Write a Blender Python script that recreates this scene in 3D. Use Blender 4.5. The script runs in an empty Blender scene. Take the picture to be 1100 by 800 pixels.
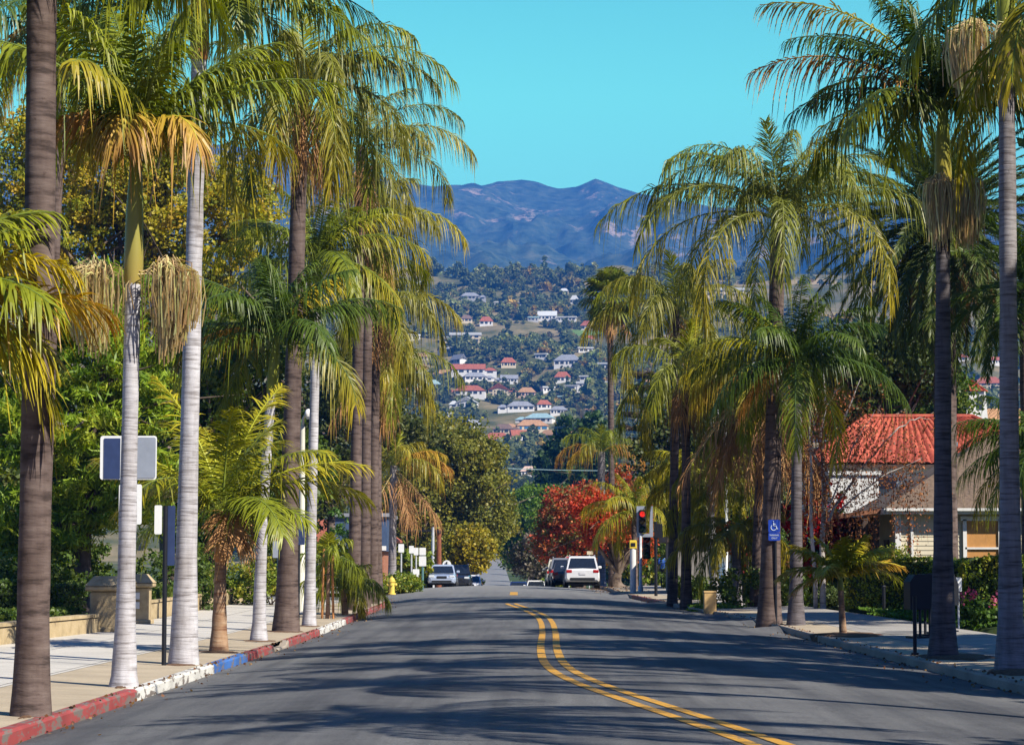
import bpy, bmesh, math, random
import numpy as np
from math import radians, sin, cos, tan, atan, atan2, pi, sqrt

# ------------------------------------------------------------------ camera
S = bpy.context.scene
F = 2600.0                                  # focal length in photo pixels (photo is 1100 wide)
PITCH = atan(205.0 / F)
YAW = atan(7.0 / F)
CAMH = 1.8
cam_data = bpy.data.cameras.new("camera")
cam = bpy.data.objects.new("camera", cam_data)
S.collection.objects.link(cam)
cam_data.sensor_width = 36.0
cam_data.lens = 36.0 * F / 1100.0
cam_data.clip_start = 0.1
cam_data.clip_end = 30000
cam.location = (0, 0, CAMH)
cam.rotation_euler = (pi / 2 + PITCH, 0, YAW)
S.camera = cam

# ------------------------------------------------------------------ light
SUN_EL = radians(41)
SUN_BACK = radians(38)                      # the sun stands to the right, this much behind the camera
SUN_DIR = (cos(SUN_EL) * cos(SUN_BACK), -cos(SUN_EL) * sin(SUN_BACK), sin(SUN_EL))
world = bpy.data.worlds.new("World")
S.world = world
world.use_nodes = True
wn, wl = world.node_tree.nodes, world.node_tree.links
wn.clear()
w_out = wn.new("ShaderNodeOutputWorld")
w_bg = wn.new("ShaderNodeBackground")
w_sky = wn.new("ShaderNodeTexSky")
w_sky.sky_type = 'NISHITA'
w_sky.sun_disc = False
w_sky.sun_elevation = SUN_EL
w_sky.sun_rotation = atan2(SUN_DIR[0], SUN_DIR[1])
w_sky.air_density = 1.0
w_sky.dust_density = 0.3
w_sky.ozone_density = 2.0
w_hs = wn.new("ShaderNodeHueSaturation")
w_hs.inputs['Hue'].default_value = 0.462
w_hs.inputs['Saturation'].default_value = 1.3
w_hs.inputs['Value'].default_value = 1.0
wl.new(w_sky.outputs[0], w_hs.inputs['Color'])
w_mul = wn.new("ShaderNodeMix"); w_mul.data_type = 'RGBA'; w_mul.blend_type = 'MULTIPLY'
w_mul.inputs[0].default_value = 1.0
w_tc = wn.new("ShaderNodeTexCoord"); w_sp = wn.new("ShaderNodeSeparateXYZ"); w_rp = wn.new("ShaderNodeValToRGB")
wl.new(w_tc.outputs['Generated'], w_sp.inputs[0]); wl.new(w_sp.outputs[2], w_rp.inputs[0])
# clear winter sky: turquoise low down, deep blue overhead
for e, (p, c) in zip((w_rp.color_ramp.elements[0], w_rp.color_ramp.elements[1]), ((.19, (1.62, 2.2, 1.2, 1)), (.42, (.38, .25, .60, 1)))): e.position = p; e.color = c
# turquoise only towards the view; the unseen dome is dimmed violet to deepen shade
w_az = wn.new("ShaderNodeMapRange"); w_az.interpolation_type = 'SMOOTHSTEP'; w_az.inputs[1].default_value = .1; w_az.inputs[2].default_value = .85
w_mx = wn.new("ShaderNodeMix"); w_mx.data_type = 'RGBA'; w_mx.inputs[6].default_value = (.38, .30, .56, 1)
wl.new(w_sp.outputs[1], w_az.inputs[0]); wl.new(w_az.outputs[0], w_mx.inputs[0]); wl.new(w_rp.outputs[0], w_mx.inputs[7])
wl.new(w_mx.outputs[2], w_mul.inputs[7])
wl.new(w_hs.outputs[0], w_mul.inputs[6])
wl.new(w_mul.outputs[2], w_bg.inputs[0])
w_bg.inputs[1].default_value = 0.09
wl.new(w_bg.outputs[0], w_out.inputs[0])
sun_data = bpy.data.lights.new("sun", 'SUN')
sun = bpy.data.objects.new("sun", sun_data)
S.collection.objects.link(sun)
sun_data.energy = 5.0
sun_data.angle = radians(0.42)
sun_data.color = (1.0, 0.94, 0.83)
from mathutils import Vector
sun.rotation_euler = Vector(SUN_DIR).to_track_quat('Z', 'Y').to_euler()
S.view_settings.view_transform = 'Standard'
S.view_settings.look = 'None'
S.view_settings.exposure = 0.95
S.view_settings.gamma = 1.0
S.view_settings.use_curve_mapping = False
S.render.engine = 'CYCLES'
S.cycles.use_denoising = True
S.cycles.max_bounces = 6
S.cycles.diffuse_bounces = 1
S.cycles.glossy_bounces = 2
S.cycles.transmission_bounces = 3
S.cycles.transparent_max_bounces = 6
S.cycles.volume_bounces = 0

# ------------------------------------------------------------------ helpers
COL = S.collection
RNG = np.random.default_rng(7)

def ray(px, py):
    """direction through a photo pixel, scaled so that its Y is 1"""
    u = (px - 550.0) / F
    v = (400.0 - py) / F
    y0 = cos(PITCH) - v * sin(PITCH)
    z0 = sin(PITCH) + v * cos(PITCH)
    x1 = u * cos(YAW) - y0 * sin(YAW)
    y1 = u * sin(YAW) + y0 * cos(YAW)
    return x1 / y1, z0 / y1

def W(px, py, Y):
    a, b = ray(px, py)
    return np.array([a * Y, Y, CAMH + b * Y])

# height of the street along its length (gutter level)
_ys = np.arange(-80, 1100, 1.0)
_zr = np.interp(_ys, [-80, 0, 60, 95, 125, 150, 200, 300, 400, 480, 560, 700, 900, 1100],
                [0.3, 0.05, 0, .2, .42, .25, -1.2, -4.5, -6, -5.6, -4, -2, 1, 20])
_k = np.exp(-np.linspace(-2, 2, 25) ** 2); _k /= _k.sum()
_zs = np.convolve(np.pad(_zr, 12, mode='edge'), _k, 'valid')
def zr(Y): return np.interp(Y, _ys, _zs)
_ky = np.arange(-80, 1000, 1.0)
_kl = np.convolve(np.pad(np.interp(_ky, [-80, 96, 108, 1000], [-4.95, -4.95, -6.3, -6.3]), 6, mode='edge'), np.ones(13) / 13, 'valid')
_kr = np.convolve(np.pad(np.interp(_ky, [-80, 68, 86, 112, 1000], [6.85, 6.85, 5.95, 4.6, 4.6]), 6, mode='edge'), np.ones(13) / 13, 'valid')
def far_bend(Y): return np.interp(Y, [220, 650, 960], [0, -7, -10.5])
def xl(Y): return np.interp(Y, _ky, _kl) + far_bend(Y)
def xr(Y): return np.interp(Y, _ky, _kr) + far_bend(Y)

# value noise for terrain and shapes
_tab = np.random.default_rng(11).random((256, 256))
def vnoise(x, y):
    xi = np.floor(x).astype(int); yi = np.floor(y).astype(int)
    fx = x - xi; fy = y - yi
    fx = fx * fx * (3 - 2 * fx); fy = fy * fy * (3 - 2 * fy)
    g = lambda a, b: _tab[a & 255, b & 255]
    return ((g(xi, yi) * (1 - fx) + g(xi + 1, yi) * fx) * (1 - fy) +
            (g(xi, yi + 1) * (1 - fx) + g(xi + 1, yi + 1) * fx) * fy)
def fbm(x, y, o=4):
    s = 0; a = .5
    for i in range(o):
        s = s + a * vnoise(x * 2 ** i + 17 * i, y * 2 ** i + 31 * i); a *= .5
    return s
def ridged(x, y, o=4):
    s = 0; a = .5
    for i in range(o):
        s = s + a * (1 - np.abs(2 * vnoise(x * 2 ** i + 13 * i, y * 2 ** i + 7 * i) - 1)); a *= .5
    return s

_HY = np.array([900, 1000, 1150, 1350, 1600, 1900, 2200, 2600, 3200, 3600, 6500, 7200, 9000.])
_HZ = np.array([1, 19, 39, 77, 128, 192, 268, 235, 260, 330, 1020, 900, 600.])
_SX = np.array([-900, -200, 150, 255, 300, 380, 430, 490, 530, 560, 600, 620, 640, 690, 760, 880, 1100, 1500, 2500])
_SY = np.array([140, 150, 152, 157, 170, 196, 212, 200, 196, 193, 199, 197, 190, 205, 215, 225, 240, 260, 280.])
def terrain(x, Y):
    x = np.asarray(x, float); Y = np.asarray(Y, float)
    z = zr(np.minimum(Y, 905))
    # the plots beside the street lie a little higher than the pavement
    out = np.maximum(xl(Y) - 5.2 - x, x - xr(Y) - 4.9)
    yard = np.clip(out, -1, 1) * .18 + np.clip(out - 1, 0, 40) * .03 + .05
    yard = np.where(out < -.3, -.45, yard)
    far = np.clip((Y - 260) / 300, 0, 1)
    road = z + np.where((x > xl(Y) - 5.2) & (x < xr(Y) + 4.9), -.45, yard)
    road = np.where((Y > 93.5) & (Y < 108.5) & (x < xl(Y)) & (x > -70), z - .45, road)
    hill = np.interp(Y, _HY, _HZ)
    n = (fbm(x / 190 + 5, Y / 190, 4) - .47)
    amp = np.clip((Y - 900) / 700, 0, 1) * np.clip((3300 - Y) / 900, 0, 1)
    hill = hill + n * 70 * amp + (fbm(x / 60, Y / 60, 3) - .45) * 14 * amp
    # the big mountain behind
    t = np.clip((Y - 3600) / 2900, 0, 1.25)
    pxs = x / np.maximum(Y, 1) * F + 557
    sky = np.interp(x / 6500 * F + 557, _SX, _SY)
    top = CAMH + 6500 * (605 - sky) / F * .995
    m = 300 + (top - 300) * np.where(t < 1, t ** 1.12, 1 - (t - 1) * 1.2)
    xx = x * .8 + Y * .45; yy = -x * .45 + Y * .8
    env = np.clip(4 * t * (1.02 - t), 0, 1)
    m = m + env * ((ridged(xx / 800 + 3, yy / 1900, 4) - .55) * 430 + (ridged(x / 300 + 1.5, Y / 560, 4) - .52) * 210 + (ridged(x / 95, Y / 150, 2) - .5) * 50)
    m = m + np.where(t > .9, (fbm(x / 120, Y / 120, 3) - .45) * 22, 0)
    hill = np.where(Y > 3600, m, hill)
    return np.where(Y > 900, hill, road)

def ground(x, Y):
    """walkable surface: street (crowned), pavements, plots"""
    a, b = xl(Y), xr(Y)
    if Y > 900: return float(terrain(x, Y))
    if a <= x <= b:
        c, h = (a + b) / 2, (b - a) / 2
        return float(zr(Y) + .22 * (1 - ((x - c) / h) ** 2))
    if a - 5.2 < x < a: return float(zr(Y) + .14 + .024 * (a - x))
    if b < x < b + 4.9: return float(zr(Y) + .14 + .02 * (x - b))
    return float(terrain(x, Y))

def G(px, py, y0=15., y1=2600.):
    """point on the ground seen at a photo pixel"""
    a, b = ray(px, py)
    prev = None
    Y = y0
    while Y < y1:
        d = CAMH + b * Y - ground(a * Y, Y)
        if d <= 0:
            lo, hi = prev if prev else Y, Y
            for _ in range(30):
                m = (lo + hi) / 2
                if CAMH + b * m - ground(a * m, m) <= 0: hi = m
                else: lo = m
            Y = (lo + hi) / 2
            return np.array([a * Y, Y, ground(a * Y, Y)])
        prev = Y
        Y += max(.25, Y * .004)
    return np.array([a * y1, y1, CAMH + b * y1])

# ---- materials
def nodes(name):
    m = bpy.data.materials.new(name); m.use_nodes = True
    nt = m.node_tree
    b = nt.nodes["Principled BSDF"]
    return m, nt.nodes, nt.links, b
def ramp(N, L, src, stops):
    r = N.new("ShaderNodeValToRGB")
    e = r.color_ramp.elements
    while len(e) > 1: e.remove(e[-1])
    for i, (p, c) in enumerate(stops):
        x = e[0] if i == 0 else e.new(p)
        x.position = p; x.color = (*c, 1) if len(c) == 3 else c
    L.new(src, r.inputs[0]); return r
def noise(N, L, scale, detail=4, rough=.55, coord='Object', vec=None, stretch=None):
    t = N.new("ShaderNodeTexNoise"); t.inputs['Scale'].default_value = scale
    t.inputs['Detail'].default_value = detail; t.inputs['Roughness'].default_value = rough
    if vec is None:
        c = N.new("ShaderNodeTexCoord"); vec = c.outputs[coord]
    if stretch:
        mp = N.new("ShaderNodeMapping"); mp.inputs['Scale'].default_value = stretch
        L.new(vec, mp.inputs[0]); vec = mp.outputs[0]
    L.new(vec, t.inputs['Vector']); return t
def mixc(N, L, a, b, fac, mode='MIX'):
    m = N.new("ShaderNodeMix"); m.data_type = 'RGBA'; m.blend_type = mode
    for sock, v in ((m.inputs[0], fac), (m.inputs[6], a), (m.inputs[7], b)):
        if hasattr(v, 'links') or hasattr(v, 'is_linked'): L.new(v, sock)
        elif isinstance(v, (int, float)): sock.default_value = v
        else: sock.default_value = (*v, 1)
    return m.outputs[2]
def bump(N, L, b, h, strength=.3, dist=.02):
    n = N.new("ShaderNodeBump"); n.inputs['Strength'].default_value = strength; n.inputs['Distance'].default_value = dist
    L.new(h, n.inputs['Height']); L.new(n.outputs[0], b.inputs['Normal'])
_mc = {}
def plain(name, col, rough=.6, metal=0., var=.12, scale=6., spec=.4, coat=0.):
    """painted / cast surface with faint mottling"""
    if name in _mc: return _mc[name]
    m, N, L, b = nodes(name)
    n = noise(N, L, scale, 5)
    c = np.array(col)
    r = ramp(N, L, n.outputs[0], [(.3, tuple(c * (1 - var))), (.7, tuple(np.minimum(c * (1 + var), .95)))])
    L.new(r.outputs[0], b.inputs['Base Color'])
    b.inputs['Roughness'].default_value = rough; b.inputs['Metallic'].default_value = metal
    b.inputs['Specular IOR Level'].default_value = spec
    b.inputs['Coat Weight'].default_value = coat
    _mc[name] = m; return m
def leafmat(name, trans=.3, rough=.5):
    if name in _mc: return _mc[name]
    m, N, L, b = nodes(name)
    a = N.new("ShaderNodeAttribute"); a.attribute_name = 'tint'
    L.new(a.outputs['Color'], b.inputs['Base Color'])
    b.inputs['Roughness'].default_value = rough; b.inputs['Specular IOR Level'].default_value = .35
    t = N.new("ShaderNodeBsdfTranslucent")
    hs = N.new("ShaderNodeHueSaturation"); hs.inputs['Saturation'].default_value = 1.15; hs.inputs['Value'].default_value = 1.25
    L.new(a.outputs['Color'], hs.inputs['Color']); L.new(hs.outputs[0], t.inputs[0])
    mx = N.new("ShaderNodeMixShader"); mx.inputs[0].default_value = trans
    L.new(b.outputs[0], mx.inputs[1]); L.new(t.outputs[0], mx.inputs[2])
    L.new(mx.outputs[0], N["Material Output"].inputs[0])
    _mc[name] = m; return m
def barkmat(name, ca, cb, cc, ring=26., bumps=.6):
    """palm trunk: horizontal leaf-scar rings, vertical staining"""
    if name in _mc: return _mc[name]
    m, N, L, b = nodes(name)
    n1 = noise(N, L, 1.0, 6, .6, stretch=(2.2, 2.2, ring))
    n2 = noise(N, L, 1.0, 5, .6, stretch=(5, 5, .5))
    n3 = noise(N, L, 1.0, 6, .7, stretch=(9, 9, 7))
    r1 = ramp(N, L, n1.outputs[0], [(.36, cc), (.46, ca), (.7, cb)])
    r2 = ramp(N, L, n2.outputs[0], [(.35, (.62, .6, .6)), (.6, (1, 1, 1))])
    c = mixc(N, L, r1.outputs[0], r2.outputs[0], .7, 'MULTIPLY')
    r3 = ramp(N, L, n3.outputs[0], [(.30, (.35, .3, .26)), (.38, (1, 1, 1))])
    c = mixc(N, L, c, r3.outputs[0], .6, 'MULTIPLY')
    n4 = noise(N, L, 1.0, 5, .65, stretch=(1.3, 1.3, .9))
    r4 = ramp(N, L, n4.outputs[0], [(.36, (.66, .62, .58)), (.56, (1.04, 1.04, 1.04))])     # broad stains
    c = mixc(N, L, c, r4.outputs[0], .8, 'MULTIPLY')
    L.new(c, b.inputs['Base Color'])
    b.inputs['Roughness'].default_value = .9; b.inputs['Specular IOR Level'].default_value = .15
    bump(N, L, b, n1.outputs[0], bumps, .03)
    _mc[name] = m; return m

# ---- mesh builder
class MB:
    def __init__(s): s.v = []; s.q = []; s.t = []; s.c = []; s.n = 0; s.mq = []; s.mt = []
    def add(s, v, f, col=(.5, .5, .5), mat=0):
        v = np.asarray(v, float).reshape(-1, 3); f = np.asarray(f, int)
        if len(f) == 0: return
        s.v.append(v)
        c = np.asarray(col, float)
        s.c.append(np.broadcast_to(c, (len(v), 3)) if c.ndim == 1 else c.reshape(-1, 3))
        if f.shape[1] == 4: s.q.append(f + s.n); s.mq.append(np.full(len(f), mat))
        else: s.t.append(f + s.n); s.mt.append(np.full(len(f), mat))
        s.n += len(v)
    def box(s, c, d, rz=0., col=(.5, .5, .5), mat=0, taper=1., ch=0.):
        """box centred in x, y on c, standing on c.z; taper narrows the top; ch chamfers all edges"""
        x, y, h = d[0] / 2, d[1] / 2, d[2]
        ch = min(ch, x * .9, y * .9, h * .45) if ch else 0
        lv = [(0, -ch), (ch, 0), (h - ch, 0), (h, -ch)] if ch else [(0, 0), (h, 0)]
        rings = []
        for z, o in lv:
            k = 1 + (taper - 1) * z / h
            X, Yy = (x + o) * k, (y + o) * k
            if ch:
                cx = max(ch * .7, 0)
                ring = [(-X + cx, -Yy), (X - cx, -Yy), (X, -Yy + cx), (X, Yy - cx), (X - cx, Yy), (-X + cx, Yy), (-X, Yy - cx), (-X, -Yy + cx)]
            else: ring = [(-X, -Yy), (X, -Yy), (X, Yy), (-X, Yy)]
            rings.append([(p[0] * cos(rz) - p[1] * sin(rz) + c[0], p[0] * sin(rz) + p[1] * cos(rz) + c[1], z + c[2]) for p in ring])
        s.loft(rings, col, mat, caps=True)
    def loft(s, rings, col=(.5, .5, .5), mat=0, caps=True, closed=True):
        r = np.asarray(rings, float); K, n = r.shape[:2]
        idx = np.arange(K * n).reshape(K, n)
        a = idx[:-1]; b = idx[1:]
        if closed:
            f = np.stack([a, np.roll(a, -1, 1), np.roll(b, -1, 1), b], -1).reshape(-1, 4)
        else:
            f = np.stack([a[:, :-1], a[:, 1:], b[:, 1:], b[:, :-1]], -1).reshape(-1, 4)
        v = r.reshape(-1, 3)
        c = np.asarray(col, float)
        if c.ndim == 2 and len(c) == K: c = np.repeat(c, n, 0)
        s.add(v, f, c, mat)
        if caps and closed:
            for k, fl in ((0, 1), (K - 1, 0)):
                cv = np.vstack([r[k], r[k].mean(0)])
                t = [(i, (i + 1) % n, n) if not fl else ((i + 1) % n, i, n) for i in range(n)]
                s.add(cv, t, c[0] if c.ndim == 2 else c, mat)
    def tube(s, pts, rad, n=8, col=(.5, .5, .5), mat=0, caps=True):
        p = np.asarray(pts, float); K = len(p)
        rad = np.broadcast_to(np.asarray(rad, float), (K,))
        d = np.gradient(p, axis=0); d /= np.linalg.norm(d, axis=1)[:, None] + 1e-9
        up = np.array([0, 1, 0.]) if abs(d[:, 1]).mean() < .8 else np.array([1, 0, 0.])
        u = np.cross(d, up); u /= np.linalg.norm(u, axis=1)[:, None] + 1e-9
        w = np.cross(d, u)
        a = np.linspace(0, 2 * pi, n, endpoint=False)
        r = p[:, None] + rad[:, None, None] * (-np.cos(a)[None, :, None] * u[:, None] + np.sin(a)[None, :, None] * w[:, None])
        s.loft(r, col, mat, caps)
    def quad(s, a, b, c, d, col=(.5, .5, .5), mat=0): s.add([a, b, c, d], [(0, 1, 2, 3)], col, mat)
    def slab(s, poly, z0, z1, col=(.5, .5, .5), mat=0):
        p = np.asarray(poly, float)
        s.loft([np.c_[p, np.full(len(p), z0)], np.c_[p, np.full(len(p), z1)]], col, mat)
    def build(s, name, mats, parent=None, smooth=False, loc=None, tint=True):
        me = bpy.data.meshes.new(name)
        V = np.vstack(s.v)
        if parent is not None: o0 = np.array(parent['_w'])
        elif loc is not None: o0 = np.array(loc, float)
        else: o0 = np.zeros(3)
        V = V - o0
        me.vertices.add(len(V)); me.vertices.foreach_set('co', V.astype(np.float32).ravel())
        q = np.vstack(s.q) if s.q else np.zeros((0, 4), int)
        t = np.vstack(s.t) if s.t else np.zeros((0, 3), int)
        me.loops.add(q.size + t.size)
        me.loops.foreach_set('vertex_index', np.r_[q.ravel(), t.ravel()].astype(np.int32))
        me.polygons.add(len(q) + len(t))
        st = np.r_[np.arange(len(q)) * 4, q.size + np.arange(len(t)) * 3].astype(np.int32)
        me.polygons.foreach_set('loop_start', st)
        mi = np.r_[np.concatenate(s.mq) if s.mq else np.zeros(0), np.concatenate(s.mt) if s.mt else np.zeros(0)].astype(np.int32)
        me.polygons.foreach_set('material_index', mi)
        me.polygons.foreach_set('use_smooth', np.full(len(mi), bool(smooth)))
        me.update(calc_edges=True)
        if tint:
            at = me.color_attributes.new('tint', 'FLOAT_COLOR', 'POINT')
            C = np.vstack(s.c); at.data.foreach_set('color', np.c_[C, np.ones(len(C))].astype(np.float32).ravel())
        for m in (mats if isinstance(mats, (list, tuple)) else [mats]): me.materials.append(m)
        o = bpy.data.objects.new(name, me); COL.objects.link(o)
        if parent is not None:
            o.parent = parent; o['_w'] = tuple(o0)
        else: o.location = o0; o['_w'] = tuple(o0)
        return o

def tag(o, label=None, cat=None, group=None, kind=None):
    if label: o['label'] = label
    if cat: o['category'] = cat
    if group: o['group'] = group
    if kind: o['kind'] = kind
    return o
def thing(name, label, cat, loc, group=None):
    o = bpy.data.objects.new(name, None); COL.objects.link(o)
    o.location = loc; o['_w'] = tuple(float(a) for a in loc)
    o.empty_display_size = .3
    return tag(o, label, cat, group)
def copy_thing(o, loc, rz=0., scale=1., label=None):
    c = o.copy(); COL.objects.link(c); c.location = loc
    c.rotation_euler = (0, 0, rz); c.scale = (scale,) * 3
    if label: c['label'] = label
    for ch in list(o.children):
        d = ch.copy(); COL.objects.link(d); d.parent = c
        for g in list(ch.children):
            e = g.copy(); COL.objects.link(e); e.parent = d
    return c
def rot(p, rz, c=(0, 0)):
    p = np.asarray(p, float).copy()
    x, y = p[..., 0].copy(), p[..., 1].copy()
    p[..., 0] = x * cos(rz) - y * sin(rz) + c[0]; p[..., 1] = x * sin(rz) + y * cos(rz) + c[1]
    return p
# ------------------------------------------------------------------ ground sheet
def ground_material():
    m, N, L, b = nodes('terrain')
    c = N.new("ShaderNodeTexCoord"); sp = N.new("ShaderNodeSeparateXYZ"); L.new(c.outputs['Object'], sp.inputs[0])
    def step(lo, hi):
        r = N.new("ShaderNodeMapRange"); r.inputs[1].default_value = lo; r.inputs[2].default_value = hi
        L.new(sp.outputs[1], r.inputs[0]); return r.outputs[0]
    n1 = noise(N, L, .6, 6); n2 = noise(N, L, .022, 6, .6); n3 = noise(N, L, .0045, 9, .68); n4 = noise(N, L, .03, 5, .7)
    near = ramp(N, L, n1.outputs[0], [(.3, (.035, .06, .015)), (.55, (.06, .085, .02)), (.75, (.10, .085, .04))])
    hill = ramp(N, L, n2.outputs[0], [(.3, (.05, .06, .022)), (.45, (.09, .095, .035)), (.55, (.20, .165, .08)), (.7, (.36, .27, .15))])
    scrub = ramp(N, L, n4.outputs[0], [(.3, (.012, .028, .022)), (.52, (.05, .08, .06)), (.74, (.115, .13, .085))])
    rock = ramp(N, L, n3.outputs[0], [(.53, (0, 0, 0)), (.60, (1, 1, 1))])
    n5 = noise(N, L, .016, 8, .75)
    rk2 = ramp(N, L, n5.outputs[0], [(.50, (0, 0, 0)), (.56, (1, 1, 1))])
    rm = mixc(N, L, rock.outputs[0], rk2.outputs[0], 1., 'MULTIPLY')
    mt = mixc(N, L, scrub.outputs[0], (.34, .26, .2), rm)
    a = mixc(N, L, near.outputs[0], hill.outputs[0], step(700, 950))
    d = mixc(N, L, a, mt, step(3200, 3500))
    L.new(d, b.inputs['Base Color']); b.inputs['Roughness'].default_value = .95; b.inputs['Specular IOR Level'].default_value = .1
    return m
X = np.unique(np.r_[np.linspace(-6000, -1700, 14), np.linspace(-1700, -400, 105), np.linspace(-400, -60, 40), np.linspace(-60, -14, 24),
              np.arange(-14, -9, .5), np.linspace(-9, 9, 13), np.arange(9, 14, .5), np.linspace(14, 60, 24), np.linspace(60, 400, 40),
              np.linspace(400, 1700, 105), np.linspace(1700, 6000, 14)])
Yg = np.unique(np.r_[np.arange(-120, 0, 15), np.arange(0, 92, 3), np.arange(92, 110, .75), np.arange(110, 330, 5), np.arange(330, 900, 15), np.arange(900, 2500, 9),
              np.arange(2500, 3600, 60), np.arange(3600, 7250, 19), np.arange(7250, 9000, 250)])
gx, gy = np.meshgrid(X, Yg)
gz = terrain(gx, gy)
mb = MB()
idx = np.arange(gx.size).reshape(gx.shape)
mb.add(np.stack([gx, gy, gz], -1).reshape(-1, 3), np.stack([idx[:-1, :-1], idx[:-1, 1:], idx[1:, 1:], idx[1:, :-1]], -1).reshape(-1, 4))
tag(mb.build('ground', ground_material(), smooth=True, tint=False), kind='structure')

# ------------------------------------------------------------------ street
def strip(mb, xa, xb, ys, n, zf, mat=0):
    """sheet between two x(Y) curves"""
    t = np.linspace(0, 1, n)
    v = np.array([[(xa(y) + (xb(y) - xa(y)) * k, y, zf(xa(y) + (xb(y) - xa(y)) * k, y)) for k in t] for y in ys])
    mb.loft(v, mat=mat, caps=False, closed=False)
def asphalt_material():
    m, N, L, b = nodes('asphalt')
    f = noise(N, L, 55, 3, .7); big = noise(N, L, .28, 5, .6); st = noise(N, L, 1, 4, .6, stretch=(2.2, .09, 1)); cr = noise(N, L, .55, 8, .6)
    c = ramp(N, L, f.outputs[0], [(.28, (.064, .064, .066)), (.5, (.120, .120, .122)), (.72, (.21, .208, .205))])
    r = ramp(N, L, big.outputs[0], [(.32, (.66, .66, .69)), (.5, (.98, .98, .98)), (.68, (1.16, 1.15, 1.12))])
    s2 = ramp(N, L, st.outputs[0], [(.35, (.66, .66, .68)), (.62, (1.1, 1.09, 1.07))])
    k = mixc(N, L, c.outputs[0], r.outputs[0], 1., 'MULTIPLY'); k = mixc(N, L, k, s2.outputs[0], 1., 'MULTIPLY')
    cc = ramp(N, L, cr.outputs[0], [(.494, (1, 1, 1)), (.5, (.3, .3, .31)), (.506, (1, 1, 1))])
    k = mixc(N, L, k, cc.outputs[0], .55, 'MULTIPLY')
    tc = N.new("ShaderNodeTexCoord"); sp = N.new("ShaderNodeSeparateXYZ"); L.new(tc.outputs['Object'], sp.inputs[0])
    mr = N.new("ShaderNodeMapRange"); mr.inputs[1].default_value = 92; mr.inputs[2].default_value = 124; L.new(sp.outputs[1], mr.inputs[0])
    far_glare = ramp(N, L, f.outputs[0], [(.3, (.14, .137, .13)), (.7, (.28, .275, .26))])     # grazing-angle brightness of the far road, put into the asphalt colour
    k = mixc(N, L, k, far_glare.outputs[0], mr.outputs[0])
    L.new(k, b.inputs['Base Color']); b.inputs['Roughness'].default_value = .82; b.inputs['Specular IOR Level'].default_value = .3
    bump(N, L, b, f.outputs[0], .35, .012)
    return m
def concrete_material(name, ca, cb, joint=1.55, width=.014, off=0.):
    m, N, L, b = nodes(name)
    n1 = noise(N, L, .9, 6, .6); n2 = noise(N, L, 24, 4, .6)
    c = ramp(N, L, n1.outputs[0], [(.3, cb), (.65, ca)])
    g = ramp(N, L, n2.outputs[0], [(.3, (.85, .85, .84)), (.7, (1.05, 1.05, 1.05))])
    k = mixc(N, L, c.outputs[0], g.outputs[0], 1., 'MULTIPLY')
    if joint:
        tc = N.new("ShaderNodeTexCoord"); sp = N.new("ShaderNodeSeparateXYZ"); L.new(tc.outputs['Object'], sp.inputs[0])
        def line(sock, per):
            d = N.new("ShaderNodeMath"); d.operation = 'DIVIDE'; L.new(sock, d.inputs[0]); d.inputs[1].default_value = per
            fr = N.new("ShaderNodeMath"); fr.operation = 'FRACT'; L.new(d.outputs[0], fr.inputs[0])
            l = N.new("ShaderNodeMath"); l.operation = 'LESS_THAN'; L.new(fr.outputs[0], l.inputs[0]); l.inputs[1].default_value = width / per * 2
            return l.outputs[0]
        k = mixc(N, L, k, (.12, .11, .1), line(sp.outputs[1], joint)); k = mixc(N, L, k, (.13, .12, .11), line(sp.outputs[0], joint * 1.1))
    L.new(k, b.inputs['Base Color']); b.inputs['Roughness'].default_value = .88; b.inputs['Specular IOR Level'].default_value = .2
    bump(N, L, b, n2.outputs[0], .2, .008)
    return m
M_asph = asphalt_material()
M_walk = concrete_material('pale_concrete', (.60, .56, .50), (.49, .46, .41))
M_park = concrete_material('tan_concrete', (.50, .41, .29), (.38, .31, .22), joint=0)
M_rwalk = concrete_material('grey_concrete', (.40, .37, .33), (.30, .28, .25))
M_curb = concrete_material('kerb_concrete', (.40, .34, .27), (.27, .23, .19), joint=0)

ys_road = np.r_[np.arange(-40, 200, 2.), np.arange(200, 961, 10.)]
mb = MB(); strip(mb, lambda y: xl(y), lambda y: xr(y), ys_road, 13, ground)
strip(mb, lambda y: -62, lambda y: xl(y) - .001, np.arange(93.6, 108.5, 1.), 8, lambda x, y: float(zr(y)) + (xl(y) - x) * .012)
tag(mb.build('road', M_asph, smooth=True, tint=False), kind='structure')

yl1 = np.arange(-40, 94.1, 1.); yl2 = np.arange(108, 240, 2.); yr1 = np.r_[np.arange(-40, 130, 1.), np.arange(130, 240, 4.)]
mb = MB()
for ys in (yl1, yl2): strip(mb, lambda y: xl(y) - 1.75, lambda y: xl(y) - .16, ys, 3, lambda x, y: ground(x, y) - .004)
strip(mb, lambda y: xr(y) + .16, lambda y: xr(y) + 1.3, yr1, 3, lambda x, y: ground(x, y) - .004)
tag(mb.build('planting_strip', M_park, smooth=True, tint=False), kind='structure')
mb = MB()
for ys in (yl1, yl2): strip(mb, lambda y: xl(y) - 4.95, lambda y: xl(y) - 1.75, ys, 4, ground)
tag(mb.build('sidewalk_left', M_walk, smooth=True, tint=False), kind='structure')
mb = MB(); strip(mb, lambda y: xr(y) + 1.3, lambda y: xr(y) + 4.9, yr1, 4, ground)
tag(mb.build('sidewalk_right', M_rwalk, smooth=True, tint=False), kind='structure')

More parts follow.
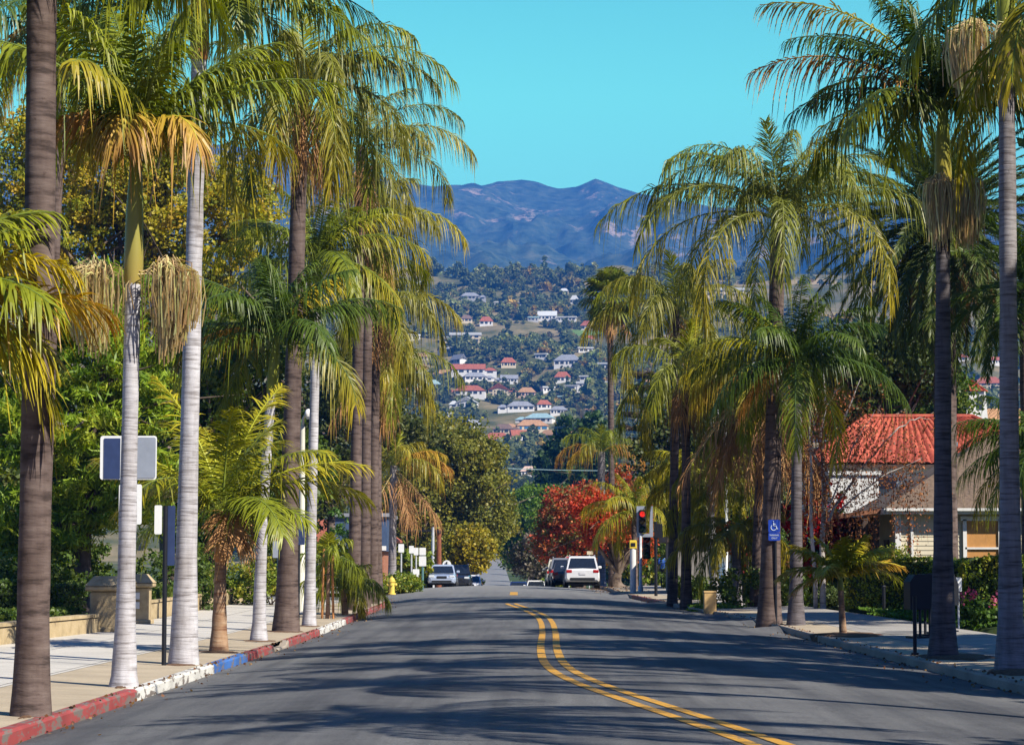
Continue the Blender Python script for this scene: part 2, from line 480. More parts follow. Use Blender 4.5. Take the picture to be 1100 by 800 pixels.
# kerbs: one swept profile each side, with worn paint by stretches
def worn(name, col, wear=.5):
    m, N, L, b = nodes(name)
    n = noise(N, L, 1, 7, .65, stretch=(9, 2.6, 9)); n2 = noise(N, L, 1.1, 5)
    w = ramp(N, L, n.outputs[0], [(wear - .03, (1, 1, 1)), (wear + .03, (0, 0, 0))])
    c = np.array(col)
    v = ramp(N, L, n2.outputs[0], [(.3, tuple(c * .75)), (.7, tuple(np.minimum(c * 1.15, .9)))])
    k = mixc(N, L, v.outputs[0], (.17, .14, .12), w.outputs[0])
    L.new(k, b.inputs['Base Color']); b.inputs['Roughness'].default_value = .75
    return m
KM = [M_curb, worn('worn_red_paint', (.33, .055, .05), .47), worn('worn_white_paint', (.68, .66, .60), .45), worn('worn_blue_paint', (.04, .14, .42), .45)]
def kerb(side, ys, matf):
    mb = MB()
    for a, b2 in zip(ys[:-1], ys[1:]):
        rings = []
        for y in (a, b2):
            x0 = xl(y) if side < 0 else xr(y); z = float(zr(y))
            h = .15
            if side < 0 and 49.6 < y < 52.3: h = .05
            if side > 0 and 86 < y < 90: h = .05
            p = [(0, -.3), (.015, h - .03), (.04, h), (.17, h + .002), (.17, -.3)]
            rings.append([(x0 + side * u, y, z + w) for u, w in p])
        mb.loft(rings, mat=matf((a + b2) / 2), caps=False, closed=False)
    return mb.build('kerb', KM, tint=False)
def lm(y):
    for e, m in ((31.7, 1), (39.7, 2), (44.6, 3), (49.3, 1), (52.6, 0), (60.8, 1), (69.9, 2), (95, 1), (118, 1), (135, 2)):
        if y < e: return m
    return 0
def rm(y): return 1 if 95 < y < 106 else 0
ka = np.sort(np.r_[np.arange(-40, 94.1, 1.), [31.7, 39.7, 44.6, 49.3, 52.6, 60.8, 69.9]])
tag(kerb(-1, ka, lm), kind='structure'); tag(kerb(-1, np.arange(108, 240, 2.), lm), kind='structure')
tag(kerb(1, yr1, rm), kind='structure')

# double yellow line along the pixels where it is seen
def yellow_paint():
    m, N, L, b = nodes('worn_yellow_paint')
    n = noise(N, L, 9, 6, .7); n2 = noise(N, L, 40, 3)
    w = ramp(N, L, n.outputs[0], [(.38, (1, 1, 1)), (.47, (0, 0, 0))])
    v = ramp(N, L, n2.outputs[0], [(.3, (.5, .24, .015)), (.7, (.66, .34, .03))])
    k = mixc(N, L, v.outputs[0], (.13, .115, .09), w.outputs[0])
    L.new(k, b.inputs['Base Color']); b.inputs['Roughness'].default_value = .7
    return m
def smooth_line(P, n=160):
    P = np.array(P); d = np.r_[0, np.cumsum(np.linalg.norm(np.diff(P[:, :2], axis=0), axis=1))]
    t = np.linspace(0, d[-1], n)
    Q = np.stack([np.interp(t, d, P[:, 0]), np.interp(t, d, P[:, 1])], -1)
    k = np.ones(9) / 9
    for _ in range(2):
        Q[:, 0] = np.convolve(np.pad(Q[:, 0], 4, mode='edge'), k, 'valid')
    return Q
cl = [G(px, py) for px, py in ((890, 822), (828, 800), (760, 776), (700, 757), (650, 741), (620, 729), (600, 719), (592, 708), (589, 695), (590, 680), (588, 669), (583, 662), (566, 654), (547, 648))]
c0 = cl[0] + (cl[0] - cl[1]) / (cl[1][1] - cl[0][1]) * 14
Q = smooth_line([c0] + cl)
mb = MB()
for o in (-.15, .15):
    for w0, w1 in ((o - .07, o + .07),):
        mb.loft([[(q[0] + w, q[1], ground(q[0] + w, q[1]) + .006) for w in (w0, 0 * w0 + o, w1)] for q in Q], caps=False, closed=False)
p = G(552, 637)
strip(mb, lambda y: p[0] - .17, lambda y: p[0] + .17, np.linspace(p[1] - 4, p[1] + 3, 6), 4, lambda x, y: ground(x, y) + .006)
tag(mb.build('road_marking', yellow_paint(), tint=False), kind='structure')

# bark mulch round some of the trees in the pavement, fallen leaves by the far kerb
M_mulch = plain('mulch', (.12, .065, .035), .95, var=.5, scale=18)
def mulch(c, rx, ry, h=.05):
    mb = MB(); a = np.linspace(0, 2 * pi, 28, endpoint=False); r = np.random.default_rng(int(c[1] * 10))
    j = 1 + .12 * r.standard_normal(28)
    rings = [[(c[0] + rx * k * jj * cos(t), c[1] + ry * k * jj * sin(t), ground(c[0] + rx * k * cos(t), c[1] + ry * k * sin(t)) + hh) for t, jj in zip(a, j)]
             for k, hh in ((1, -.01), (.85, h * .6), (.5, h), (.02, h * 1.1))]
    mb.loft(rings, caps=False)
    tag(mb.build('mulch_bed', M_mulch, smooth=True, tint=False), kind='structure')
# ------------------------------------------------------------------ palms
M_frond = leafmat('palm_leaf', .26, .42)
M_dry = leafmat('dry_palm_leaf', .2, .7)
M_flower = leafmat('palm_flower_strand', .35, .7)
M_shaft = leafmat('crown_shaft', .0, .4)
B_WHITE = barkmat('white_palm_bark', (.50, .485, .50), (.60, .585, .60), (.29, .27, .27), 30, .5)
B_GREY = barkmat('grey_palm_bark', (.29, .27, .28), (.38, .36, .37), (.17, .15, .15), 26)
B_BROWN = barkmat('brown_palm_bark', (.135, .098, .085), (.19, .145, .125), (.065, .048, .042), 12)
B_SHADED = barkmat('shaded_palm_bark', (.13, .115, .12), (.19, .17, .175), (.07, .06, .06), 22)  # grey bark darkened: the shade on the right trunks put into its colour
B_RUST = barkmat('rusty_palm_bark', (.36, .22, .13), (.46, .33, .22), (.20, .10, .06), 16)
GREEN = np.array((.115, .16, .014)); DEEP = np.array((.05, .095, .012)); LIME = np.array((.31, .32, .014)); YELL = np.array((.48, .36, .016))
ORNG = np.array((.42, .20, .03)); DRY = np.array((.50, .26, .10)); OLIVE = np.array((.185, .195, .028)); STRAW = np.array((.88, .69, .36))

def frond(mb, p0, az, el, L, droop, n=44, ll=.6, w=.035, plume=0., vee=.3, roll=0., hang=.45, col=GREEN, tip=None, rng=RNG, fwd=(.35, 1.1), rr=.022, start=.1):
    K = 16
    s = np.linspace(0, 1, K)
    e = el - droop * s ** 1.25
    az_s = az + roll * .15 * s
    d = np.stack([np.cos(e) * np.cos(az_s), np.cos(e) * np.sin(az_s), np.sin(e)], -1)
    P = np.vstack([[0, 0, 0], np.cumsum(d[:-1] * L / (K - 1), 0)]) + np.asarray(p0)
    side = np.stack([-np.sin(az_s), np.cos(az_s), np.zeros(K)], -1)
    up = np.cross(d, side)
    rl = roll * s
    sd = side * np.cos(rl)[:, None] + up * np.sin(rl)[:, None]
    uu = np.cross(d, sd)
    stem = np.minimum(col * 1.5 + .03, .6)
    mb.tube(P, rr * (1 - .85 * s) + .003, 4, stem, caps=False)
    t = np.linspace(start, .995, n); t = np.r_[t, t] + rng.normal(0, .004, 2 * n)
    t = np.clip(t, 0, 1)
    sg = np.r_[np.ones(n), -np.ones(n)]
    I = lambda A: np.stack([np.interp(t, s, A[:, k]) for k in range(3)], -1)
    B, D, Sd, U = I(P), I(d), I(sd), I(uu)
    l = ll * (np.sin(np.pi * np.clip(.14 + .80 * t, 0, 1)) ** .7 + .08) * rng.uniform(.85, 1.1, 2 * n)
    phi = fwd[0] + (fwd[1] - fwd[0]) * t + rng.normal(0, .11, 2 * n) + .12 * np.sin(t * rng.uniform(20, 50) + sg)
    psi = vee + rng.normal(0, .2, 2 * n)
    if plume: psi = psi + rng.uniform(-plume, plume, 2 * n)
    d0 = np.cos(phi)[:, None] * (np.cos(psi)[:, None] * sg[:, None] * Sd + np.sin(psi)[:, None] * U) + np.sin(phi)[:, None] * D
    u = np.array([0, .33, .68, 1.])
    hg = hang * rng.uniform(.6, 1.4, 2 * n) * np.where(rng.random(2 * n) < .08, 2.2, 1)
    l = l * np.where(rng.random(2 * n) < .07, rng.uniform(.2, .7), 1)
    C = B[:, None] + d0[:, None] * (l[:, None] * u)[..., None]
    C[..., 2] -= (hg * l)[:, None] * u ** 2
    C[..., :2] = B[:, None, :2] + (C[..., :2] - B[:, None, :2]) * (1 - .25 * hang * u ** 2)[None, :, None]
    wd = D - (D * d0).sum(-1)[:, None] * d0
    wd /= np.linalg.norm(wd, axis=1)[:, None] + 1e-6
    if plume:
        nn = np.cross(d0, wd); a = rng.uniform(-1, 1, 2 * n)
        wd = wd * np.cos(a)[:, None] + nn * np.sin(a)[:, None]
    ww = w * np.array([.55, 1, .75, .08]) * .5
    Va = C + wd[:, None] * ww[None, :, None]; Vb = C - wd[:, None] * ww[None, :, None]
    V = np.stack([Va, Vb], 2)                                   # N,4,2,3
    i0 = np.arange(2 * n)[:, None] * 8 + np.arange(3)[None] * 2
    Fq = np.stack([i0, i0 + 1, i0 + 3, i0 + 2], -1).reshape(-1, 4)
    if tip is None: tip = col
    k = np.clip((t ** 1.5)[:, None] * .55 + u[None] ** 2 * .45 + rng.normal(0, .12, (2 * n, 1)), 0, 1)
    cc = col + (tip - col) * k[..., None]
    cc = np.clip(cc * rng.uniform(.8, 1.22, (2 * n, 1, 1)), .004, .8)
    mb.add(V.reshape(-1, 3), Fq, np.repeat(cc[:, :, None], 2, 2).reshape(-1, 3))
    return P

def strands(mb, p0, az, reach, drop, n=110, col=STRAW, rng=RNG, spread=1.0):
    n = int(n * 1.6)
    az0 = az
    p0 = np.asarray(p0) + np.array([cos(az), sin(az), 0]) * reach * .62     # the brush hangs off a short stalk
    reach = reach * .72
    """a hanging brush of flower strings on a short curved stalk"""
    for i in range(n):
        a = az + rng.normal(0, spread); r = reach * rng.uniform(.08, 1.08); l = drop * rng.uniform(.55, 1.12) * (1.08 - .42 * (r / reach) ** 2)
        s = np.array([0, .18, .4, .7, 1.])
        x = r * np.array([.12, .6, .95, 1.0, .86]); z = np.array([0, .10, .02, -.42, -1.]) * l + reach * (.38 - .22 * (r / reach) ** 2) * np.array([0, 1, .75, .2, 0])
        P = np.asarray(p0) + np.stack([np.cos(a) * x, np.sin(a) * x, z], -1) + np.cumsum(rng.normal(0, .03, (5, 3)), 0)
        mb.tube(P, .0085, 3, np.clip(col * rng.uniform(.55, 1.3) * np.array([1, rng.uniform(.9, 1.05), rng.uniform(.8, 1.1)]), 0, .85), caps=False)

def trunk_pts(base, top, bend=(0, 0), n=22):
    s = np.linspace(0, 1, n)[:, None]
    b = np.array([bend[0], bend[1], 0.])
    return base + (top - base) * s + b * 4 * s * (1 - s)

def palm(label, base, top, r0, r1, kind, bark, seed, flare=1.35, bend=(0, 0), nf=13, L=2.9, shaft=0., fl=(), extra=(), skirt=0, el=(78, -25),
         col=GREEN, tip=LIME, group='palms along the street', ll=None, name='palm_tree', start_az=0., cat='palm tree', skirt_L=1.8, dens=1., roll=.6, hang=None, droop=None, skip=None, sh_col=(.30, .30, .03)):
    """base and top are world points; extra = fronds given one by one: (azimuth, elevation, length, droop, colour, tip, roll)"""
    rng = np.random.default_rng(seed)
    base = np.asarray(base, float); top = np.asarray(top, float)
    th = thing(name, label, cat, base, group)
    mb = MB(); b2 = base.copy(); b2[2] -= .12
    P = trunk_pts(b2, top, bend)
    hgt = P[:, 2] - P[0, 2]
    r = r1 + (r0 - r1) * np.exp(-hgt / (.16 * hgt[-1] + .3)) ** .7
    r = r + r0 * (flare - 1) * np.exp(-hgt / .45)
    r = r * (1 + rng.normal(0, .02, len(r)))
    mb.tube(P, r, 16)
    mb.build('trunk', bark, th, smooth=True, tint=False)
    c = P[-1].copy()
    if shaft:
        mb = MB(); q = np.linspace(0, 1, 9)
        pr = r1 * np.interp(q, [0, .12, .5, .85, 1], [1.05, 1.28, 1.12, .75, .5])
        ax = P[-1] - P[-2]; ax /= np.linalg.norm(ax)
        pts = c - ax * .05 + ax * (q * shaft)[:, None]
        k = np.clip(q * 1.2, 0, 1)[:, None]
        mb.tube(pts, pr, 14, np.array(sh_col) * (1 - k) + np.array((.22, .27, .04)) * k)
        mb.build('crown_shaft', M_shaft, th, smooth=True)
        c = c + ax * shaft * .93
    dflt = dict(king=dict(n=76, ll=.66, w=.034, vee=.08, hang=.75, fwd=(.2, 1.0), start=.10),
                queen=dict(n=105, ll=.72, w=.030, plume=.85, vee=.1, hang=.95, fwd=(.3, 1.0), start=.16),
                date=dict(n=125, ll=.48, w=.032, plume=.25, vee=.35, hang=.18, fwd=(.55, 1.15), start=.06))
    mb = MB()
    if kind == 'fan':
        for i in range(nf):
            f = i / max(nf - 1, 1); e = radians(el[0] + (el[1] - el[0]) * f); a = start_az + i * 2.39996
            fan_leaf(mb, c, a, e, L * rng.uniform(.9, 1.1), rng, col, tip)
    else:
        D = dict(dflt[kind]); D['n'] = int(D['n'] * dens)
        if ll: D['ll'] = ll
        if hang: D['hang'] = hang
        for i in range(nf):
            f = (i + .5) / nf
            a = start_az + i * 2.39996 + rng.normal(0, .12)
            if skip and skip(a % (2 * pi)): continue
            e = radians(el[0] + (el[1] - el[0]) * f + rng.normal(0, 5))
            dr = (droop[0] + (droop[1] - droop[0]) * f) if droop else {'king': .75 + .75 * f, 'queen': 1.5 + .7 * f, 'date': .6 + .6 * f}[kind]
            ti = tip; co = col * (1 - .25 * f) + DEEP * .25 * f
            if f > .8 and kind != 'date': ti = YELL if rng.random() < .6 else LIME
            Lf = L * (.72 + .4 * min(1, f * 1.6)) * rng.uniform(.9, 1.1)
            frond(mb, c + rng.normal(0, .02, 3) - np.array([0, 0, .12 * f * (3 if kind == 'date' else 1)]), a, e, Lf, dr, col=co, tip=ti, rng=rng, roll=rng.uniform(-roll, roll), **D)
        if kind == 'queen':   # a spear leaf
            frond(mb, c, rng.uniform(0, 6), radians(84), L * .55, .3, col=LIME, tip=LIME, rng=rng, **{**D, 'plume': .2, 'hang': .2})
    if mb.n: mb.build('crown', M_frond, th)
    D = dict(dflt[kind if kind != 'fan' else 'king'])
    if hang: D['hang'] = hang
    if ll: D['ll'] = ll
    dry = MB(); eb = MB()
    for x in extra:
        az, ee, Lf, dr, co, ti, ro = x[:7]
        tgt = dry if (co is ORNG or co is DRY) else eb
        frond(tgt, c + np.array([0, 0, -.05]), radians(az), radians(ee), Lf, dr, col=np.array(co), tip=np.array(ti), rng=rng, roll=ro, **D)
    for i in range(skirt):
        a = rng.uniform(0, 2 * pi); k = DRY * rng.uniform(.7, 1.2)
        o = np.array([cos(a), sin(a), 0]) * r1 * .8
        frond(dry, c + o - np.array([0, 0, rng.uniform(.1, .5)]), a, radians(rng.uniform(-78, -40)), skirt_L * rng.uniform(.6, 1.15), rng.uniform(.2, .55), col=k, tip=k * .9, rng=rng, **{**D, 'hang': .9, 'n': 30})
    if dry.n: dry.build('dry_frond', M_dry, th)
    if eb.n: eb.build('arching_frond', M_frond, th)
    for (az, reach, drop, n) in fl:
        mb = MB()
        ax = (P[-1] - P[-2]); ax /= np.linalg.norm(ax)
        o = P[-1] + np.array([cos(radians(az)), sin(radians(az)), 0]) * r1 * .9
        strands(mb, o, radians(az), reach, drop, n, rng=rng)
        mb.build('flower_cluster', M_flower, th)
    return th

def fan_leaf(mb, c, a, e, L, rng, col, tip):
    d = np.array([cos(e) * cos(a), cos(e) * sin(a), sin(e)])
    sd = np.array([-sin(a), cos(a), 0]); up = np.cross(d, sd)
    h = c + d * L * .5 + np.array([0, 0, -.06 * L])
    mb.tube([c, c + d * L * .27, h], [.02, .016, .012], 4, col * 1.4, caps=False)
    n = 26; th = np.linspace(-1.75, 1.75, n)
    for k, t in enumerate(th):
        l = L * .62 * (1 - .12 * abs(t)) * rng.uniform(.9, 1.05)
        dd = np.cos(t) * d + np.sin(t) * sd + up * (.12 if k % 2 else -.02)
        w = (-np.sin(t) * d + np.cos(t) * sd) * l * .055
        m = h + dd * l * .6; z = np.array([0, 0, -l * .28])
        e2 = h + dd * l * .95 + z
        cc = np.clip((col + (tip - col) * rng.random()) * rng.uniform(.75, 1.25), 0, .7)
        mb.add([h - w * .2, h + w * .2, m - w, m + w, e2 - w * .1, e2 + w * .1], [(0, 1, 3, 2), (2, 3, 5, 4)], cc)

def T(px, py, base): return W(px, py, base[1])

STREET_L = 'palms along the left pavement'; STREET_R = 'palms along the right pavement'
def left_palms():
    # brown trunk at the left edge of the picture
    b = G(33, 768)
    palm('thick brown palm trunk nearest the red kerb, at the left edge', b, T(45, -35, b), .185, .165, 'king', B_BROWN, 1, flare=1.3, bend=(.02, 0), nf=18, L=2.6, shaft=.9,
         extra=[(200, 0, 2.2, 1.1, GREEN, LIME, .5), (160, -15, 2.4, 1.0, DEEP, GREEN, 0), (20, 10, 2.2, 1.5, GREEN, YELL, .3)], group=STREET_L, el=(70, -5))
    # another palm further in, its trunk hidden behind the nearest one
    b = np.array([PXx(44, 58), 58., 0]); b[2] = ground(b[0], b[1])
    palm('palm behind the nearest brown trunk, dark leaves filling the upper left corner', b, W(66, 60, 58), .2, .14, 'king', B_BROWN, 51, nf=22, L=3.4, shaft=1.2, el=(80, -25), col=DEEP, tip=GREEN, group='palms in the left garden',
         extra=[(200, -20, 3.0, 1.0, ORNG, YELL, .2), (-20, -25, 3.0, 1.0, GREEN, YELL, .2), (180, -40, 2.8, .8, ORNG, DRY, 0)])
    # palm whose trunk stands outside the frame, leaves reach in
    b = np.array([PXx(-118, 25.5), 25.5, 0.]); b[2] = ground(b[0], b[1])
    palm('young palm at the left edge sending yellow leaves across the brown trunk', b, W(-112, 380, 25.5), .13, .11, 'king', B_GREY, 2, hang=.5, nf=9, L=2.0, shaft=.5, el=(80, 0),
         extra=[(-8, 42, 2.15, 1.25, YELL, YELL, -.3), (-3, 18, 2.35, .75, YELL, ORNG, -.5), (8, 62, 2.1, 1.15, GREEN, LIME, .4), (-25, 50, 1.9, 1.0, GREEN, LIME, .2), (25, 35, 2.0, 1.3, LIME, YELL, .2), (2, 8, 1.8, 1.0, LIME, YELL, .6)], group=STREET_L)
    # slim white palm with the two flower brushes
    b = G(133, 737)
    palm('slim white palm with two cream flower brushes below a green crown shaft', b, T(143, 302, b), .15, .105, 'king', B_WHITE, 3, flare=1.5, nf=17, L=2.6, shaft=2.0, el=(85, 36), droop=(.5, 1.25), sh_col=(.33, .25, .06),
         fl=[(178, .58, .86, 300), (-8, .58, .88, 320)],
         extra=[(200, 55, 1.5, 2.1, ORNG, DRY, .2), (-40, 50, 1.5, 2.2, YELL, DRY, 0), (165, 62, 2.6, 1.3, GREEN, LIME, .3), (10, 62, 2.5, 1.3, GREEN, LIME, -.3), (225, 60, 1.1, 2.6, ORNG, YELL, .0), (-90, 58, 1.3, 2.4, YELL, DRY, .0)], group=STREET_L)
    # stout white palm, the tallest pale trunk
    b = G(197, 713)
    palm('stout white palm by the dark sign post, crown out of the top of the picture', b, T(214, 62, b), .23, .13, 'king', B_WHITE, 4, flare=1.2, nf=19, L=2.9, shaft=1.35, el=(82, 24), droop=(.6, 1.3), sh_col=(.42, .17, .06),
         extra=[(0, 34, 3.7, 1.15, LIME, YELL, .6), (-25, 24, 3.4, 1.1, GREEN, LIME, .5), (10, 14, 3.6, 1.15, DEEP, GREEN, .4), (-8, 2, 3.3, 1.0, DEEP, LIME, .3), (185, 30, 2.9, 1.3, GREEN, LIME, -.5), (170, 5, 2.6, 1.2, DEEP, GREEN, -.4), (-60, 0, 2.2, 1.3, DEEP, LIME, .2), (30, -5, 2.5, 1.2, GREEN, YELL, .2), (215, 12, 2.6, 1.3, DEEP, GREEN, .3)], group=STREET_L)
    # young palm with rusty stem, low lime crown
    b = G(235, 700)
    palm('short rusty stemmed palm with a low lime yellow crown beside the blue kerb', b, T(237, 602, b), .16, .10, 'king', B_RUST, 5, flare=1.3, hang=.38, nf=11, L=2.5, shaft=1.05, el=(82, 15), col=GREEN * .9 + LIME * .25, tip=YELL * .5 + LIME * .5, sh_col=(.45, .16, .04),
         extra=[(5, 40, 2.9, .95, LIME, YELL, .3), (178, 48, 2.7, 1.1, LIME, YELL, -.3), (60, 68, 3.2, .7, LIME, YELL, .3), (150, 72, 3.1, .6, LIME, YELL, .2), (-30, 15, 2.0, .9, GREEN, LIME, .2), (200, 8, 1.9, 1.3, GREEN, LIME, .2), (110, 66, 2.4, .9, LIME, YELL, 0), (-60, -15, .9, 1.2, DRY, DRY, 0)], group=STREET_L)
    b = G(278, 688)
    palm('slender white palm trunk just beyond the rusty palm, dark green crown', b, T(292, 420, b), .15, .10, 'king', B_WHITE, 6, flare=1.4, nf=15, L=2.6, shaft=1.4, el=(82, -10), col=DEEP, tip=GREEN, bend=(-.05, 0),
         extra=[(165, 15, 2.7, 1.3, ORNG, YELL, -.3), (10, 40, 2.3, 1.1, DEEP, GREEN, .3), (195, 45, 2.6, 1.0, GREEN, LIME, .4), (30, 62, 2.2, 1.0, YELL, YELL, .3)], group=STREET_L)
    b = G(307, 678)
    palm('tall brown palm with feathery crown rising above the white palms', b, T(324, 95, b), .29, .19, 'queen', B_BROWN, 7, flare=1.25, nf=19, L=3.6, el=(78, -15), col=OLIVE, tip=OLIVE * .7 + YELL * .3, skirt=7, skirt_L=1.9,
         extra=[(0, 48, 4.4, 1.9, OLIVE, LIME, .2), (-30, 60, 4.0, 1.9, OLIVE, LIME, .2)], group=STREET_L)
    b = G(332, 672)
    palm('straight white palm beside the lamp post, mid green crown', b, T(340, 330, b), .17, .115, 'king', B_WHITE, 8, flare=1.3, nf=14, L=3.0, shaft=1.5, el=(82, -15), col=GREEN, tip=LIME,
         extra=[(0, 35, 3.2, 1.45, GREEN, YELL, .5), (20, 55, 3.0, 1.3, LIME, YELL, .4), (-20, -5, 2.9, 1.1, GREEN, YELL, .2), (180, 50, 2.6, 1.2, GREEN, LIME, -.3)], group=STREET_L)
    # row of four brown trunks
    for (px, py, tx, ty, sd, lab, nf, L, sk, ex) in (
        (380, 655, 388, 158, 9, 'first brown trunk of the close row of four, tallest feathery crown', 14, 3.7, 4, [(0, 38, 4.4, 1.8, OLIVE, YELL, .2), (10, 62, 4.2, 1.9, OLIVE, OLIVE, 0)]),
        (391, 652, 396, 235, 10, 'second brown trunk of the close row of four, yellowing fronds', 12, 3.3, 4, [(0, 25, 3.9, 1.6, LIME, YELL, .2)]),
        (400, 648, 404, 320, 11, 'third brown trunk of the close row of four, drooping green fronds', 12, 3.2, 3, [(0, 20, 3.6, 1.5, OLIVE, YELL, .2)]),
        (405, 645, 405, 385, 12, 'fourth brown trunk of the close row of four, hung with dry orange fronds', 12, 3.0, 12, [(-5, -10, 3.0, 1.2, OLIVE, YELL, .1), (5, 25, 4.0, 1.7, OLIVE, OLIVE, .1)])):
        b = G(px, py)
        palm(lab, b, T(tx, ty, b), .23, .17, 'queen', B_BROWN, sd, flare=1.2, nf=nf, L=L, el=(74, -25), col=OLIVE, tip=OLIVE * .6 + YELL * .4, skirt=sk, skirt_L=2.6, extra=ex, group=STREET_L, dens=.85)
    b = G(421, 628, 100)
    b = np.array([PXx(421, 118), 118., 0]); b[2] = ground(b[0], b[1])
    palm('thin grey palm behind the fire hydrant with orange fronds and hanging dead leaves', b, W(423, 500, 118), .22, .17, 'queen', B_GREY, 13, flare=1.1, nf=7, L=2.9, el=(70, 15), col=OLIVE, tip=YELL, skirt=7, skirt_L=3.2,
         extra=[(0, 28, 3.0, 1.3, ORNG, ORNG, 0), (-10, 40, 2.8, 1.2, ORNG, YELL, 0), (175, 30, 2.4, 1.5, OLIVE, YELL, 0), (15, 50, 2.4, 1.3, OLIVE, YELL, 0)], group=STREET_L, dens=.8)
    # staked young palm
    b = G(371, 660)
    palm('knee high bushy young palm in front of the four brown trunks', b, T(369, 632, b), .09, .08, 'queen', B_RUST, 14, nf=12, L=1.6, el=(80, 10), col=GREEN, tip=LIME, ll=.42, group=STREET_L, dens=.6)
    b = G(352, 664)
    palm('young palm tied between two orange timber stakes', b, T(353, 600, b), .06, .045, 'queen', B_RUST, 15, nf=7, L=1.3, el=(80, 10), col=GREEN, tip=LIME, ll=.4, group=STREET_L, dens=.6)
    st = thing('tree_stakes', 'pair of orange timber stakes holding up the young palm', 'tree stakes', b)
    for dx in (-.16, .17):
        mb = MB(); p = b + np.array([dx, -.05, -.1]); mb.tube([p, p + np.array([-dx * .25, 0, 2.1])], .036, 8)
        mb.build('stake', plain('orange_timber', (.50, .22, .07), .8, var=.25), st, smooth=True)
    mb = MB(); mb.tube([b + np.array([-.15, -.06, 1.25]), b + np.array([0, -.1, 1.28]), b + np.array([.15, -.06, 1.25])], .012, 6)
    mb.build('tie', plain('tie_strap', (.03, .03, .03)), st)

def PXx(px, Y): return ray(px, 605)[0] * Y

